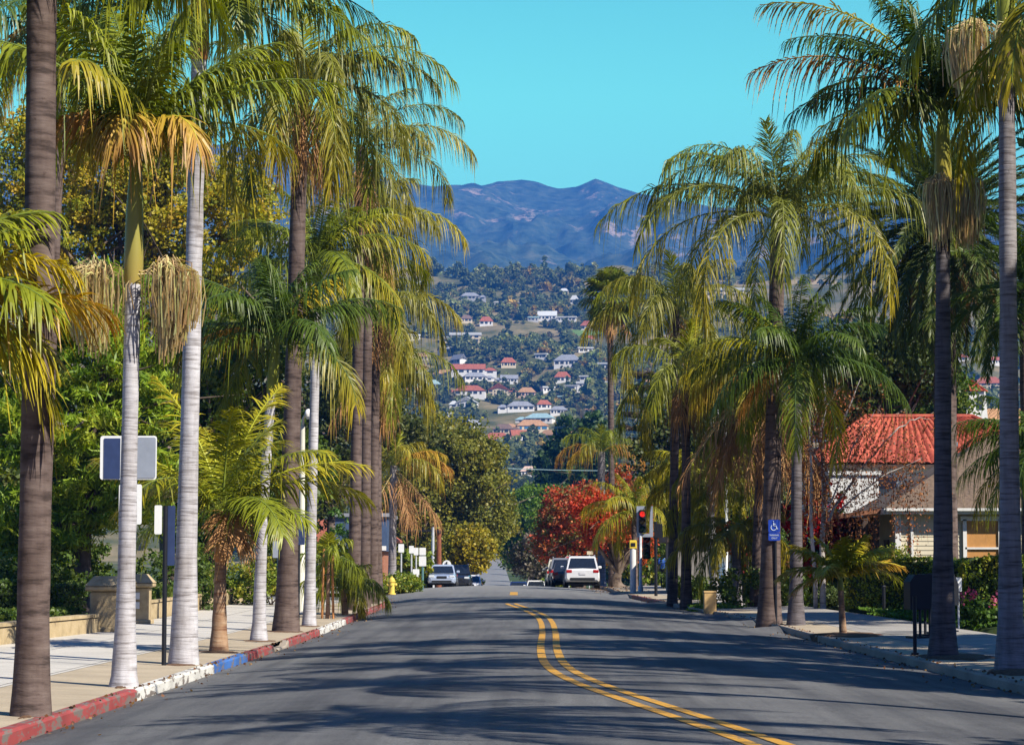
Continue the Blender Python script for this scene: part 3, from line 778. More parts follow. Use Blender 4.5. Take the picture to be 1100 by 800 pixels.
def right_palms():
    b = G(1086, 721)
    palm('smooth grey palm nearest the camera on the right edge, pale flower brush at the top', b, T(1081, 42, b), .22, .125, 'king', B_GREY, 21, flare=1.25, nf=14, L=2.6, shaft=1.3, el=(84, 42), droop=(.4, 1.0),
         fl=[(185, .6, .95, 230), (-20, .55, .9, 160), (-90, .4, .7, 110)], extra=[(175, 35, 2.6, 1.3, GREEN, LIME, .3)], group=STREET_R)
    b = G(1013, 706)
    palm('dark trunked palm with tan flower brush and yellow green crown shaft', b, T(1013, 205, b), .24, .125, 'king', B_SHADED, 22, flare=1.3, nf=23, L=2.9, shaft=1.65, el=(84, 18), sh_col=(.36, .26, .03), col=DEEP * .7, tip=GREEN * .8,  # shade of the neighbouring crowns put into the leaf colour
         fl=[(-20, .42, .92, 280), (-110, .38, .9, 240)],
         extra=[(178, 40, 3.7, 1.25, ORNG, DRY, .3), (172, 62, 4.0, 1.3, LIME, DRY, .3), (185, 12, 2.6, 1.1, GREEN, YELL, .3), (160, 80, 2.6, .8, DEEP, GREEN, .2), (-10, 55, 2.3, 1.8, YELL, YELL, .2), (5, 20, 2.4, 1.2, DEEP, GREEN, .2)], group=STREET_R)
    b = G(855, 671)
    palm('dark slim palm with an open dark green crown beside the access sign', b, T(856, 432, b), .23, .13, 'king', B_SHADED, 23, flare=1.2, nf=17, L=3.0, shaft=1.3, el=(82, -20), col=DEEP, tip=GREEN, sh_col=(.12, .16, .04),
         extra=[(180, 30, 3.3, 1.2, LIME, YELL, -.3), (170, 62, 2.8, 1.1, LIME, LIME, -.2), (-90, 70, 2.8, .9, GREEN, GREEN, 0), (0, 50, 2.6, 1.2, DEEP, DEEP, .3), (20, 25, 2.8, 1.2, DEEP, DEEP, .3), (190, 0, 2.4, 1.3, DEEP, GREEN, .3), (185, -20, 2.3, 1.0, ORNG, DRY, .3)], group=STREET_R)
    b = G(826, 671)
    palm('tall thick trunk palm at the access sign, weeping feathery crown against the sky', b, T(836, 232, b), .34, .2, 'queen', B_BROWN, 24, flare=1.15, nf=21, L=4.8, el=(80, 5), col=OLIVE, tip=OLIVE * .7 + LIME * .3,
         extra=[(180, 62, 4.6, 2.4, OLIVE, OLIVE, .2), (178, 35, 5.6, 1.6, OLIVE, LIME, .2), (10, 70, 4.4, 2.6, GREEN, OLIVE, .2), (200, 75, 4.8, 2.5, GREEN, LIME, 0), (-60, 70, 4.4, 2.5, OLIVE, LIME, 0), (20, 45, 4.0, 2.2, OLIVE, OLIVE, 0)], group=STREET_R)
    # leaning palm behind with the long skirt of dead leaves
    b = np.array([PXx(812, 84), 84., 0]); b[2] = ground(b[0], b[1])
    palm('palm wearing a long rusty skirt of dead fronds behind the access sign', b, W(822, 400, 84), .24, .2, 'queen', B_BROWN, 25, nf=9, L=3.0, el=(70, -5), col=OLIVE, tip=YELL, skirt=46, skirt_L=4.4,
         extra=[(180, 10, 2.8, 1.3, ORNG, YELL, 0), (185, 30, 3.2, 1.4, LIME, YELL, 0), (-90, 10, 2.8, 1.4, ORNG, YELL, 0)], group=STREET_R)
    b = G(722, 649)
    palm('left trunk of the brown pair beyond the tan pillar, broad feathery crown', b, T(727, 330, b), .21, .15, 'queen', B_BROWN, 26, flare=1.15, nf=14, L=3.8, el=(76, -25), col=OLIVE, tip=OLIVE * .6 + YELL * .4,
         extra=[(180, 20, 4.2, 1.6, OLIVE, YELL, .1), (180, 55, 3.6, 2.0, GREEN, LIME, .1)], skirt=3, group=STREET_R)
    b = G(737, 652)
    palm('right trunk of the brown pair beyond the tan pillar, narrow green crown', b, T(737, 400, b), .21, .15, 'queen', B_BROWN, 27, flare=1.15, nf=14, L=3.4, el=(76, -25), col=OLIVE, tip=LIME, skirt=5, group=STREET_R)
    b = np.array([PXx(658, 165), 165., 0]); b[2] = ground(b[0], b[1])
    palm('very slim tall fan palm with a brown thatch under its leaves', b, W(655, 318, 165), .27, .2, 'fan', B_BROWN, 28, nf=36, L=2.3, el=(85, -55), col=GREEN, tip=OLIVE, skirt=16, skirt_L=2.6, name='fan_palm', group=STREET_R)
    b = np.array([PXx(646, 158), 158., 0]); b[2] = ground(b[0], b[1])
    palm('short palm left of the slim fan palm, orange drooping outer fronds', b, W(646, 485, 158), .3, .24, 'queen', B_GREY, 29, nf=9, L=3.1, el=(82, 35), col=GREEN, tip=LIME, extra=[(180, 35, 3.6, 2.0, ORNG, ORNG, 0), (0, 35, 3.6, 2.2, ORNG, ORNG, 0), (190, 20, 2.6, 1.6, ORNG, YELL, 0)], group=STREET_R, dens=.7)
    b = np.array([PXx(681, 118), 118., 0]); b[2] = ground(b[0], b[1])
    palm('palm with lime crown in front of the red leaved tree by the traffic light', b, W(682, 545, 118), .18, .15, 'king', B_BROWN, 30, nf=15, L=2.7, el=(80, -10), col=GREEN * .6 + LIME * .5, tip=YELL, group=STREET_R, extra=[(180, 20, 2.8, 1.3, YELL, YELL, 0), (175, -15, 2.2, 1.0, DRY, DRY, 0), (10, 30, 2.6, 1.2, LIME, YELL, 0)])
    b = np.array([PXx(768, 92), 92., 0]); b[2] = ground(b[0], b[1])
    palm('pale stemmed palm with a dense weeping lime crown behind the tan pillar', b, W(762, 520, 92), .17, .15, 'queen', B_WHITE, 31, nf=18, L=2.9, el=(80, -25), col=GREEN * .5 + LIME * .5, tip=YELL, ll=.55, group=STREET_R, extra=[(180, 45, 2.8, 1.6, LIME, YELL, 0), (170, 15, 2.8, 1.4, YELL, YELL, 0), (180, 60, 3.0, 1.4, LIME, YELL, 0)])
    b = np.array([PXx(793, 86), 86., 0]); b[2] = ground(b[0], b[1])
    palm('low palm with rough stem and yellow drooping fronds above the shrub bed', b, W(790, 575, 86), .2, .15, 'queen', B_GREY, 32, nf=14, L=2.6, el=(65, -25), col=OLIVE, tip=YELL, ll=.5, group=STREET_R, extra=[(0, -5, 2.4, 1.1, YELL, ORNG, 0), (-10, 10, 2.6, 1.4, YELL, YELL, 0), (180, 10, 2.8, 1.3, OLIVE, YELL, 0)])
    b = G(906, 682)
    palm('waist high palm with yellow outer fronds standing in a ring of mulch', b, T(903, 632, b), .085, .06, 'king', B_RUST, 33, flare=1.2, hang=.3, nf=10, L=1.35, shaft=.35, el=(80, 20), col=LIME, tip=YELL, ll=.4, group=STREET_R, extra=[(0, 32, 1.55, 1.0, YELL, ORNG, .2), (180, 22, 1.5, 1.0, LIME, YELL, .2), (190, 5, 1.3, 1.0, YELL, DRY, .2), (30, 40, 1.1, .6, LIME, LIME, .2), (150, 50, 1.4, .8, LIME, YELL, .2)])
    # big date palm in the garden
    b = np.array([PXx(1016, 82), 82., 0]); b[2] = ground(b[0], b[1])
    palm('huge date palm with long arching green fronds in the garden behind the hedge', b, W(1014, 235, 82), .42, .38, 'date', B_BROWN, 34, nf=170, L=4.6, el=(82, -55), droop=(.5, 1.15), col=np.array((.05, .085, .02)), tip=np.array((.13, .15, .03)), cat='date palm', name='date_palm', group=None, skirt=40, skirt_L=3.4,
         extra=[(182, -40, 3.6, .7, GREEN, YELL, 0), (205, -55, 3.2, .5, ORNG, YELL, 0), (-20, -50, 3.2, .6, ORNG, YELL, 0)])
    b = np.array([PXx(1128, 62), 62., 0]); b[2] = ground(b[0], b[1])
    palm('dark palm at the right edge whose fronds hang before the brown roof', b, W(1124, 500, 62), .16, .12, 'king', B_BROWN, 35, nf=11, L=2.6, shaft=.6, el=(82, -25), col=DEEP, tip=GREEN, group='palms in the right garden', extra=[(180, 30, 2.6, 1.5, DEEP, GREEN, .2), (185, 5, 2.6, 1.1, DEEP, GREEN, .2), (200, -20, 2.5, 1.1, DEEP, LIME, .2), (178, 45, 2.4, 1.4, DEEP, LIME, 0)])
    b = np.array([PXx(1104, 75), 75., 0]); b[2] = ground(b[0], b[1])
    palm('dark brown palm stem at the far right behind the pale trunk', b, W(1100, 300, 75), .2, .17, 'date', B_BROWN, 36, nf=30, L=3.2, el=(80, -40), col=DEEP, tip=GREEN, group='palms in the right garden')
left_palms(); right_palms()
# palms further back along the same pavement, just outside the picture on the right: they throw the shadows over the road
for k, (x, y, h, sd) in enumerate(((7.75, 31.5, 8.6, 41), (8.0, 25.0, 9.4, 42), (7.8, 18.0, 8.4, 43))):
    b = np.array([x, y, ground(x, y)])
    palm(('pavement palm just out of the picture on the right, nearest the grey trunk', 'second pavement palm out of the picture on the right', 'third pavement palm out of the picture on the right')[k],
         b, b + np.array([.1, .1, h]), .2, .13, 'king', B_GREY, sd, nf=24, L=3.2, shaft=1.3, el=(80, -20), group='palms out of frame')
for c, rx, ry in ((G(1085, 722) + [.25, 0, 0], .62, 1.1), (G(1013, 706) + [.25, 0, 0], .6, 1.2), (G(906, 682) + [.1, 0, 0], .75, 1.7)): mulch(c, rx, ry)
for px, py, r in ((33, 768, .42), (133, 737, .36), (197, 713, .5), (235, 700, .36), (278, 688, .36), (307, 678, .55), (332, 672, .4)): mulch(G(px, py), min(r, xl(G(px, py)[1]) - .22 - G(px, py)[0]), r * 1.25, .018)
# ------------------------------------------------------------------ broadleaf trees, hedges, shrubs
M_leaf = leafmat('broad_leaf', .33, .5)
M_bark = barkmat('tree_bark', (.16, .12, .09), (.24, .19, .15), (.07, .05, .04), 3)
M_palebark = barkmat('pale_tree_bark', (.50, .46, .42), (.62, .59, .55), (.22, .19, .17), 8)
def add_leaves(mb, c, size, cols, rng, flat=.0, aspect=.5, down=0.):
    n = len(c)
    a = rng.normal(0, 1, (n, 3)); a[:, 2] = a[:, 2] * (1 - flat) - down; a /= np.linalg.norm(a, axis=1)[:, None] + 1e-9
    b = np.cross(a, rng.normal(0, 1, (n, 3))); b /= np.linalg.norm(b, axis=1)[:, None] + 1e-9
    s = (size * rng.uniform(.6, 1.3, n))[:, None]
    V = np.stack([c - a * s * .6, c + b * s * aspect, c + a * s * .6, c - b * s * aspect], 1)
    f = np.arange(n * 4).reshape(n, 4)
    mb.add(V.reshape(-1, 3), f, np.repeat(cols, 4, 0))
def clump_cloud(lobes, nclump, nleaf, cr, rng, shell=.45, squash=.75):
    """leaf positions gathered in clumps spread through ellipsoids"""
    vol = np.array([l[1] * l[2] * l[3] for l in lobes]) ** .8; vol /= vol.sum()
    k = rng.choice(len(lobes), nclump, p=vol)
    C = np.array([l[0] for l in lobes])[k]; R = np.array([l[1:4] for l in lobes])[k]
    d = rng.normal(0, 1, (nclump, 3)); d /= np.linalg.norm(d, axis=1)[:, None]
    r = rng.random(nclump) ** shell * rng.uniform(.82, 1.12, nclump)
    cc = C + d * R * r[:, None]
    cnt = np.maximum(3, rng.poisson(nleaf, nclump)); idx = np.repeat(np.arange(nclump), cnt)
    e = rng.normal(0, 1, (len(idx), 3)); e /= np.linalg.norm(e, axis=1)[:, None]
    e *= (rng.random(len(idx)) ** .5)[:, None]
    s = cr * rng.uniform(.6, 1.35, nclump)
    e = e * s[idx][:, None] * np.array([1, 1, squash])
    return cc[idx] + e, idx, cc
def tint_clumps(idx, palette, rng, jit=.25):
    pal = np.array([p[0] for p in palette], float); w = np.array([p[1] for p in palette], float); w /= w.sum()
    k = rng.choice(len(pal), idx.max() + 1, p=w)
    c = pal[k][idx]
    sw = rng.random(len(idx)) < .2
    c[sw] = pal[rng.choice(len(pal), sw.sum(), p=w)]
    return np.clip(c * rng.uniform(1 - jit, 1 + jit, (len(idx), 1)), .004, .7)
def limbs(mb, base, targets, r, rng, fork=.4, n=9, wob=.25):
    base = np.asarray(base, float)
    tgt = np.asarray(targets, float)
    top = tgt.mean(0); f = base + (top - base) * fork; f[:2] = base[:2] + (f[:2] - base[:2]) * .6
    s = np.linspace(0, 1, 7)[:, None]
    P = base + (f - base) * s + np.sin(s * 3.1) * rng.normal(0, .12 * r / .3, 3) * np.array([1, 1, 0])
    mb.tube(P, r * (1.35 - .6 * s[:, 0]) + r * .35 * np.exp(-s[:, 0] * 9), n)
    for t in tgt:
        s2 = np.linspace(0, 1, 8)[:, None]
        mid = f + (t - f) * .5 + np.array([0, 0, .12 * np.linalg.norm(t - f)]) + rng.normal(0, wob, 3)
        Q = (1 - s2) ** 2 * f + 2 * s2 * (1 - s2) * mid + s2 ** 2 * t
        mb.tube(Q, r * .55 * (1 - .88 * s2[:, 0]), 6, caps=False)
        for j in range(3):
            q0 = Q[rng.integers(3, 7)]; q1 = q0 + rng.normal(0, 1, 3) * np.linalg.norm(t - f) * .25 + np.array([0, 0, .2])
            mb.tube([q0, (q0 + q1) / 2 + rng.normal(0, .08, 3), q1], [r * .18, r * .12, r * .04], 5, caps=False)
def tree(name, label, base, lobes, palette, leaf, nclump, nleaf, cr, trunk_r, seed, group=None, cat='tree', bark=None, fork=.4, shell=.28, down=0., aspect=.5, squash=.75, flat=0.):
    rng = np.random.default_rng(seed)
    base = np.array(base, float)
    th = thing(name, label, cat, base, group)
    P, idx, cc = clump_cloud(lobes, nclump, nleaf, cr, rng, shell, squash)
    mb = MB()
    tg = [np.array(l[0]) for l in lobes]; extra = cc[rng.choice(len(cc), min(10, len(cc)), replace=False)]
    b2 = base.copy(); b2[2] -= .15
    limbs(mb, b2, np.vstack([tg, extra]), trunk_r, rng, fork)
    mb.build('trunk', bark or M_bark, th, smooth=True, tint=False)
    mb = MB()
    keep = P[:, 2] > base[2] + .05
    add_leaves(mb, P[keep], leaf, tint_clumps(idx, palette, rng)[keep], rng, down=down, aspect=aspect, flat=flat)
    mb.build('crown', M_leaf, th)
    return th
def foot(px, Y):
    x = PXx(px, Y); return np.array([x, Y, ground(x, Y)])
def lobe(px, py, Y, rpx, rpy, dy=None, dY=0.):
    k = Y / F
    return (W(px, py, Y + dY), rpx * k, (dy if dy else rpx * k), rpy * k)

def trees():
    # left side
    Y = 125
    tree('sycamore_tree', 'big golden green tree standing behind the white palms on the left', foot(190, Y), [lobe(110, 190, Y, 75, 70), lobe(200, 235, Y, 85, 80), lobe(70, 260, Y, 60, 70), lobe(255, 225, Y, 50, 65), lobe(160, 150, Y, 60, 45), lobe(60, 150, Y, 50, 50), lobe(190, 330, Y, 70, 60), lobe(15, 185, Y, 45, 60), lobe(-10, 270, Y, 50, 60)],
         [((.42, .35, .02), 5), ((.28, .30, .025), 4), ((.50, .34, .02), 2), ((.13, .16, .02), 1)], .17, 1150, 62, .7, .55, 101)
    Y = 70
    tree('pine_tree', 'feathery bright green pine behind the low garden wall on the left', foot(90, Y), [lobe(100, 380, Y, 75, 60), lobe(60, 460, Y, 90, 60), lobe(130, 520, Y, 70, 50), lobe(40, 560, Y, 70, 45), lobe(110, 320, Y, 45, 40), lobe(20, 400, Y, 60, 60), lobe(150, 440, Y, 40, 60)],
         [((.26, .37, .025), 5), ((.16, .26, .02), 3), ((.33, .38, .025), 3)], .3, 760, 60, .5, .3, 102, cat='pine', down=.25, aspect=.10, squash=.45)
    Y = 88
    tree('garden_tree', 'dark green garden tree between the white palms on the left', foot(225, Y), [lobe(200, 450, Y, 70, 80), lobe(260, 400, Y, 60, 70), lobe(300, 500, Y, 60, 60), lobe(230, 560, Y, 60, 35)],
         [((.08, .13, .018), 5), ((.13, .18, .02), 3), ((.18, .20, .02), 1)], .16, 460, 58, .6, .3, 103)
    Y = 150
    tree('garden_tree', 'olive tree filling the gap behind the four brown trunks', foot(360, Y), [lobe(360, 440, Y, 50, 80), lobe(330, 520, Y, 40, 50), lobe(405, 400, Y, 40, 60), lobe(290, 330, Y, 45, 60), lobe(440, 470, Y, 30, 40)],
         [((.08, .10, .025), 5), ((.12, .13, .03), 3), ((.05, .075, .02), 2)], .2, 620, 58, .85, .4, 104)
    Y = 215
    tree('oak_tree', 'large rounded olive green tree left of the far end of the street', foot(470, Y), [lobe(490, 500, Y, 55, 48), lobe(450, 540, Y, 45, 50), lobe(520, 550, Y, 34, 50), lobe(470, 590, Y, 50, 40), lobe(462, 475, Y, 32, 35), lobe(425, 570, Y, 30, 40)],
         [((.23, .225, .03), 5), ((.16, .17, .025), 3), ((.29, .25, .03), 3), ((.10, .12, .02), 1)], .24, 1100, 62, 1.0, .6, 105)
    Y = 190
    tree('yellow_tree', 'round yellow leaved tree beside the parked cars at the far left', foot(510, Y), [lobe(506, 588, Y, 25, 24), lobe(488, 605, Y, 22, 18), lobe(508, 602, Y, 18, 13)],
         [((.38, .29, .014), 5), ((.26, .23, .015), 3), ((.12, .13, .015), 1)], .2, 420, 50, .6, .22, 106)
    Y = 320
    tree('garden_tree', 'vivid green tree at the end of the street right of the oak', foot(578, Y), [lobe(575, 555, Y, 38, 33), lobe(560, 585, Y, 28, 30), lobe(600, 545, Y, 30, 24), lobe(590, 590, Y, 28, 26)],
         [((.11, .20, .018), 5), ((.17, .26, .02), 3), ((.07, .13, .015), 2)], .32, 600, 60, 1.2, .5, 107)
    for i, (px, py, rx, ry, Y, lab) in enumerate(((610, 490, 22, 45, 430, 'dark green conical tree above the vivid green tree'), (640, 490, 26, 50, 400, 'dark green conical tree directly behind the slim fan palm'), (588, 505, 18, 30, 470, 'small dark conical tree left of the two dark ones'))):
        tree('cypress_tree', lab, foot(px, Y), [lobe(px, py, Y, rx * .8, ry), lobe(px, py + 35, Y, rx, ry)], [((.03, .07, .018), 5), ((.05, .10, .02), 3)], .6, 220, 45, 1.1, .4, 110 + i, cat='tree')
    Y = 132
    tree('maple_tree', 'autumn tree with bright red leaves at the corner by the white SUV', foot(664, Y), [lobe(655, 570, Y, 30, 26), lobe(680, 555, Y, 24, 28), lobe(640, 545, Y, 26, 20), lobe(690, 585, Y, 14, 18)],
         [((.6, .075, .03), 5), ((.62, .17, .045), 3), ((.4, .06, .02), 2), ((.26, .18, .04), 1)], .13, 380, 38, .42, .3, 114, fork=.25)
    Y = 175
    tree('maple_tree', 'larger rust red and green autumn tree behind the parked cars on the right', foot(620, Y), [lobe(620, 555, Y, 44, 36), lobe(595, 580, Y, 28, 26), lobe(650, 540, Y, 30, 28), lobe(635, 590, Y, 30, 20), lobe(665, 520, Y, 24, 22)],
         [((.52, .09, .035), 4), ((.34, .11, .04), 3), ((.20, .18, .045), 4), ((.6, .2, .06), 2)], .17, 560, 44, .62, .35, 115)
    Y = 200
    tree('bare_tree', 'greyish half bare bushy tree left of the parked cars on the right', foot(572, Y), [lobe(572, 598, Y, 24, 24), lobe(566, 606, Y, 12, 12), lobe(588, 612, Y, 16, 14)],
         [((.16, .13, .09), 4), ((.10, .10, .05), 3), ((.20, .17, .13), 2)], .22, 150, 26, .7, .2, 116, bark=M_palebark)
    # araucaria with tiers of brownish boughs
    Y = 240; b = foot(690, Y); th = thing('araucaria_tree', 'sparse brown conifer with level tiers of boughs behind the palms', 'conifer', b)
    mb = MB(); top = W(690, 395, Y); mb.tube(trunk_pts(b, top), np.linspace(.45, .06, 22), 8); mb.build('trunk', M_bark, th, smooth=True, tint=False)
    mb = MB(); rng = np.random.default_rng(5)
    for k in np.linspace(.35, .97, 12):
        for j in range(6):
            a = j * pi / 3 + k * 9 + rng.normal(0, .2); l = 4.6 * (1.05 - k) + .8
            o = b + (top - b) * k
            s = np.linspace(0, 1, 40); P = o + np.stack([np.cos(a) * s * l, np.sin(a) * s * l, .25 * l * s * (s - .75)], -1)
            mb.tube(P[::6], .06, 4, (.13, .08, .05), caps=False)
            Pn = np.repeat(P, 5, 0) + rng.normal(0, .22, (200, 3)) * np.array([1, 1, .5])
            add_leaves(mb, Pn, .3, np.clip(np.array((.12, .085, .045)) * rng.uniform(.5, 1.3, (200, 1)), 0, 1), rng, aspect=.25)
    mb.build('crown', M_leaf, th)
    # green trees over the red roof
    Y = 140
    tree('garden_tree', 'light green tree rising above the ridge of the red tiled roof', foot(985, Y), [lobe(975, 425, Y, 34, 34), lobe(1000, 415, Y, 34, 36), lobe(950, 445, Y, 24, 26), lobe(1025, 425, Y, 24, 26)],
         [((.09, .15, .015), 5), ((.15, .19, .02), 3), ((.05, .09, .012), 2)], .17, 420, 55, .7, .35, 120)
    Y = 150
    tree('garden_tree', 'dark garden tree left of the red tiled roof behind the skirted palm', foot(790, Y), [lobe(770, 440, Y, 45, 60), lobe(810, 480, Y, 45, 60), lobe(750, 520, Y, 50, 55), lobe(715, 480, Y, 35, 60), lobe(790, 560, Y, 50, 45)],
         [((.045, .075, .018), 5), ((.08, .10, .02), 3), ((.10, .10, .025), 2)], .2, 640, 55, .85, .4, 121)
    Y = 118
    tree('garden_tree', 'dark mass of foliage behind the date palm above the tiled roof', foot(935, Y), [lobe(925, 395, Y, 40, 40), lobe(965, 380, Y, 42, 42), lobe(900, 430, Y, 34, 36), lobe(995, 400, Y, 30, 36)],
         [((.05, .08, .018), 5), ((.09, .12, .02), 3), ((.14, .10, .03), 1)], .17, 420, 55, .7, .35, 122)
    # weeping birch, bare white limbs and hanging rusty leaves
    Y = 80; b = foot(884, Y); th = thing('weeping_birch', 'weeping tree with white limbs and curtains of hanging rust brown leaves', 'tree', b)
    rng = np.random.default_rng(66)
    mb = MB()
    ends = []
    for (a, c, r) in (((884, 640), (884, 395), .11), ((876, 640), (868, 410), .08), ((890, 560), (955, 470), .055), ((888, 520), (925, 405), .05), ((880, 500), (840, 430), .05), ((955, 470), (1000, 450), .03), ((884, 450), (905, 415), .035), ((900, 550), (990, 492), .035), ((886, 480), (860, 400), .03), ((892, 540), (940, 440), .03)):
        dy = rng.uniform(-1.2, 1.2); p = W(*a, Y + (0 if a[1] > 600 else dy * .3)); q = W(*c, Y + dy)
        if a[1] > 600: p[2] = b[2] - .1
        s = np.linspace(0, 1, 9)[:, None]; Q = p + (q - p) * s + np.sin(s * pi) * np.array([0, 0, .25]); Q[1:-1] += rng.normal(0, .03, (7, 3))
        mb.tube(Q, r * (1 - .75 * s[:, 0]), 7); ends += list(Q[3:])
    mb.build('trunk', M_palebark, th, smooth=True, tint=False)
    mb = MB()
    for i in range(220):
        o = ends[rng.integers(len(ends))] + rng.normal(0, .45, 3) * np.array([1, 1, .5]); l = rng.uniform(.8, 3.0)
        if o[2] - l < b[2] + 1.3: l = max(.3, o[2] - b[2] - 1.3)
        s = np.linspace(0, 1, 4)[:, None]; Q = o + np.array([rng.normal(0, .12), rng.normal(0, .12), -l]) * s
        mb.tube(Q, .004, 3, (.22, .11, .06), caps=False)
        n = int(20 * l); t = rng.random(n); P = o + (Q[-1] - o) * t[:, None] + rng.normal(0, .07, (n, 3))
        k = np.array([(.22, .075, .03), (.13, .05, .025), (.30, .12, .04), (.10, .06, .03)])[rng.integers(0, 4, n)]
        add_leaves(mb, P, .085, 1.9 * k * rng.uniform(.7, 1.25, (n, 1)), rng, down=1.0, aspect=.3)
    mb.build('crown', M_leaf, th)
    # shade tree on the right, outside the frame
    for i, (x, y, h, r, lab) in enumerate(((17.0, 27.5, 18, 3.2, 'tall garden tree out of the picture on the right, nearest the camera'), (17.6, 35.5, 19.5, 3.4, 'tall garden tree out of the picture on the right, second from the camera'), (18.2, 43.5, 20, 3.3, 'tall garden tree out of the picture on the right, third from the camera'), (17.4, 65, 21, 3.0, 'tall garden tree out of the picture on the right, farthest from the camera'), (16.5, 12.5, 13, 3.0, 'garden tree beside the viewpoint on the right'))):
        b = np.array([x, y, ground(x, y)]); c = b + [0, 0, h * .62]
        tree('garden_tree', lab, b, [(c, r, r * 1.1, h * .32), (c + [.8, 1.6, -h * .2], r * .8, r * .8, h * .16), (c + [-.6, -1.4, -h * .24], r * .8, r * .8, h * .15), (c + [.2, .5, h * .2], r * .7, r * .7, h * .13)], [((.05, .08, .015), 4), ((.08, .11, .02), 3)], .3, 330, 42, .75, .28, 130 + i, group='garden trees out of frame')
    for i, (Y, dx, r) in enumerate(((630, 4.5, 3.2), (720, 5, 3.6), (810, 5.5, 3.6), (585, 4.5, 2.8))):
        x = xr(Y) + dx; b = np.array([x, Y, ground(x, Y)]); c = b + [0, 0, 6.5]
        tree('roadside_tree', ('dark roadside tree far down the street, second from the crest', 'dark roadside tree far down the street, third from the crest', 'dark roadside tree at the far top of the street', 'dark roadside tree far down the street, nearest the crest')[i], b, [(c, r, r, 3.2), (c + [r * .5, 1, -1.5], r * .7, r * .7, 2.2)], [((.05, .09, .018), 4), ((.08, .12, .02), 3)], .5, 120, 40, 1.0, .3, 170 + i, group='roadside trees beyond the crest')
    # filler trees of the gardens further along, on both sides
    spots = [(-30, 96, 46, 'green garden tree at the far left edge behind the pine', 1), (20, 100, 50, 'yellowish garden tree behind the pine, left of the sycamore', 0), (330, 260, 36, 'tall olive tree far behind the four brown trunks', 1), (410, 300, 36, 'olive tree far off left of the big rounded oak', 0),
             (735, 230, 46, 'dull green tree far behind the brown palm pair', 1), (700, 300, 40, 'dull green tree far behind the red maple', 1), (830, 200, 52, 'dark green tree behind the white house wall', 1), (1090, 170, 60, 'green tree at the right edge behind the tiled roof', 0), (552, 965, 24, 'dark tree closing the view at the very end of the street', 1), (462, 430, 30, 'olive tree at the far left end of the street', 0), (8, 112, 66, 'deep green garden tree in the far left background', 1), (1040, 230, 40, 'green tree right of the white tiled chimney', 0), (655, 330, 34, 'green tree behind the slim fan palm trunk', 0)]
    for i, (px, Y, r, lab, kd) in enumerate(spots):
        b = foot(px, Y); k = Y / F; h = r * k
        pal = [[((.10, .13, .02), 4), ((.06, .09, .018), 3), ((.16, .16, .02), 2)], [((.04, .065, .018), 4), ((.07, .09, .022), 3), ((.05, .08, .03), 2)]][kd]
        zc = max(b[2] + 1.7 * h, W(px, 600 - r * .4, Y)[2])
        c = np.array([b[0], b[1], zc])
        tree('garden_tree', lab, b, [(c, h, h, h * .9), (c + [h * .6, 0, -h * .5], h * .7, h * .7, h * .7), (c + [-h * .6, .2, -h * .4], h * .7, h * .7, h * .7), (c + [0, 0, h * .7], h * .6, h * .6, h * .6)], pal, max(.2, .03 * h + .12), 560, 60, h * .24, .3 + h * .03, 140 + i, group='garden trees along the street')
trees()

def bush(name, label, lobes, palette, leaf, nclump, nleaf, cr, seed, group=None, cat='shrub', core=True, flowers=None, mat=None):
    rng = np.random.default_rng(seed)
    c0 = np.array(lobes[0][0]); base = np.array([c0[0], c0[1], ground(c0[0], c0[1])])
    th = thing(name, label, cat, base, group)
    P, idx, cc = clump_cloud(lobes, nclump, nleaf, cr, rng, .35, .8)
    mb = MB(); keep = P[:, 2] > base[2] - .02
    add_leaves(mb, P[keep], leaf, tint_clumps(idx, palette, rng)[keep], rng)
    mb.build('foliage', M_leaf, th)
    mb = MB()
    for l in lobes:
        for j in range(3): 
            o = np.array([l[0][0] + rng.normal(0, .08), l[0][1] + rng.normal(0, .08), base[2] - .05]); q = np.array(l[0]) + rng.normal(0, .3, 3) * np.array(l[1:4])
            mb.tube([o, (o + q) / 2 + rng.normal(0, .05, 3), q], [.03, .022, .01], 5)
    mb.build('stem', M_bark, th, smooth=True, tint=False)
    if flowers:
        for (p, n, r, c, s) in flowers:
            mb = MB(); e = rng.normal(0, 1, (n, 3)) * r + p
            add_leaves(mb, e, s, np.clip(np.array(c) * rng.uniform(.7, 1.2, (n, 1)), 0, .8), rng)
            mb.build('flower_cluster', M_leaf, th)
    return th
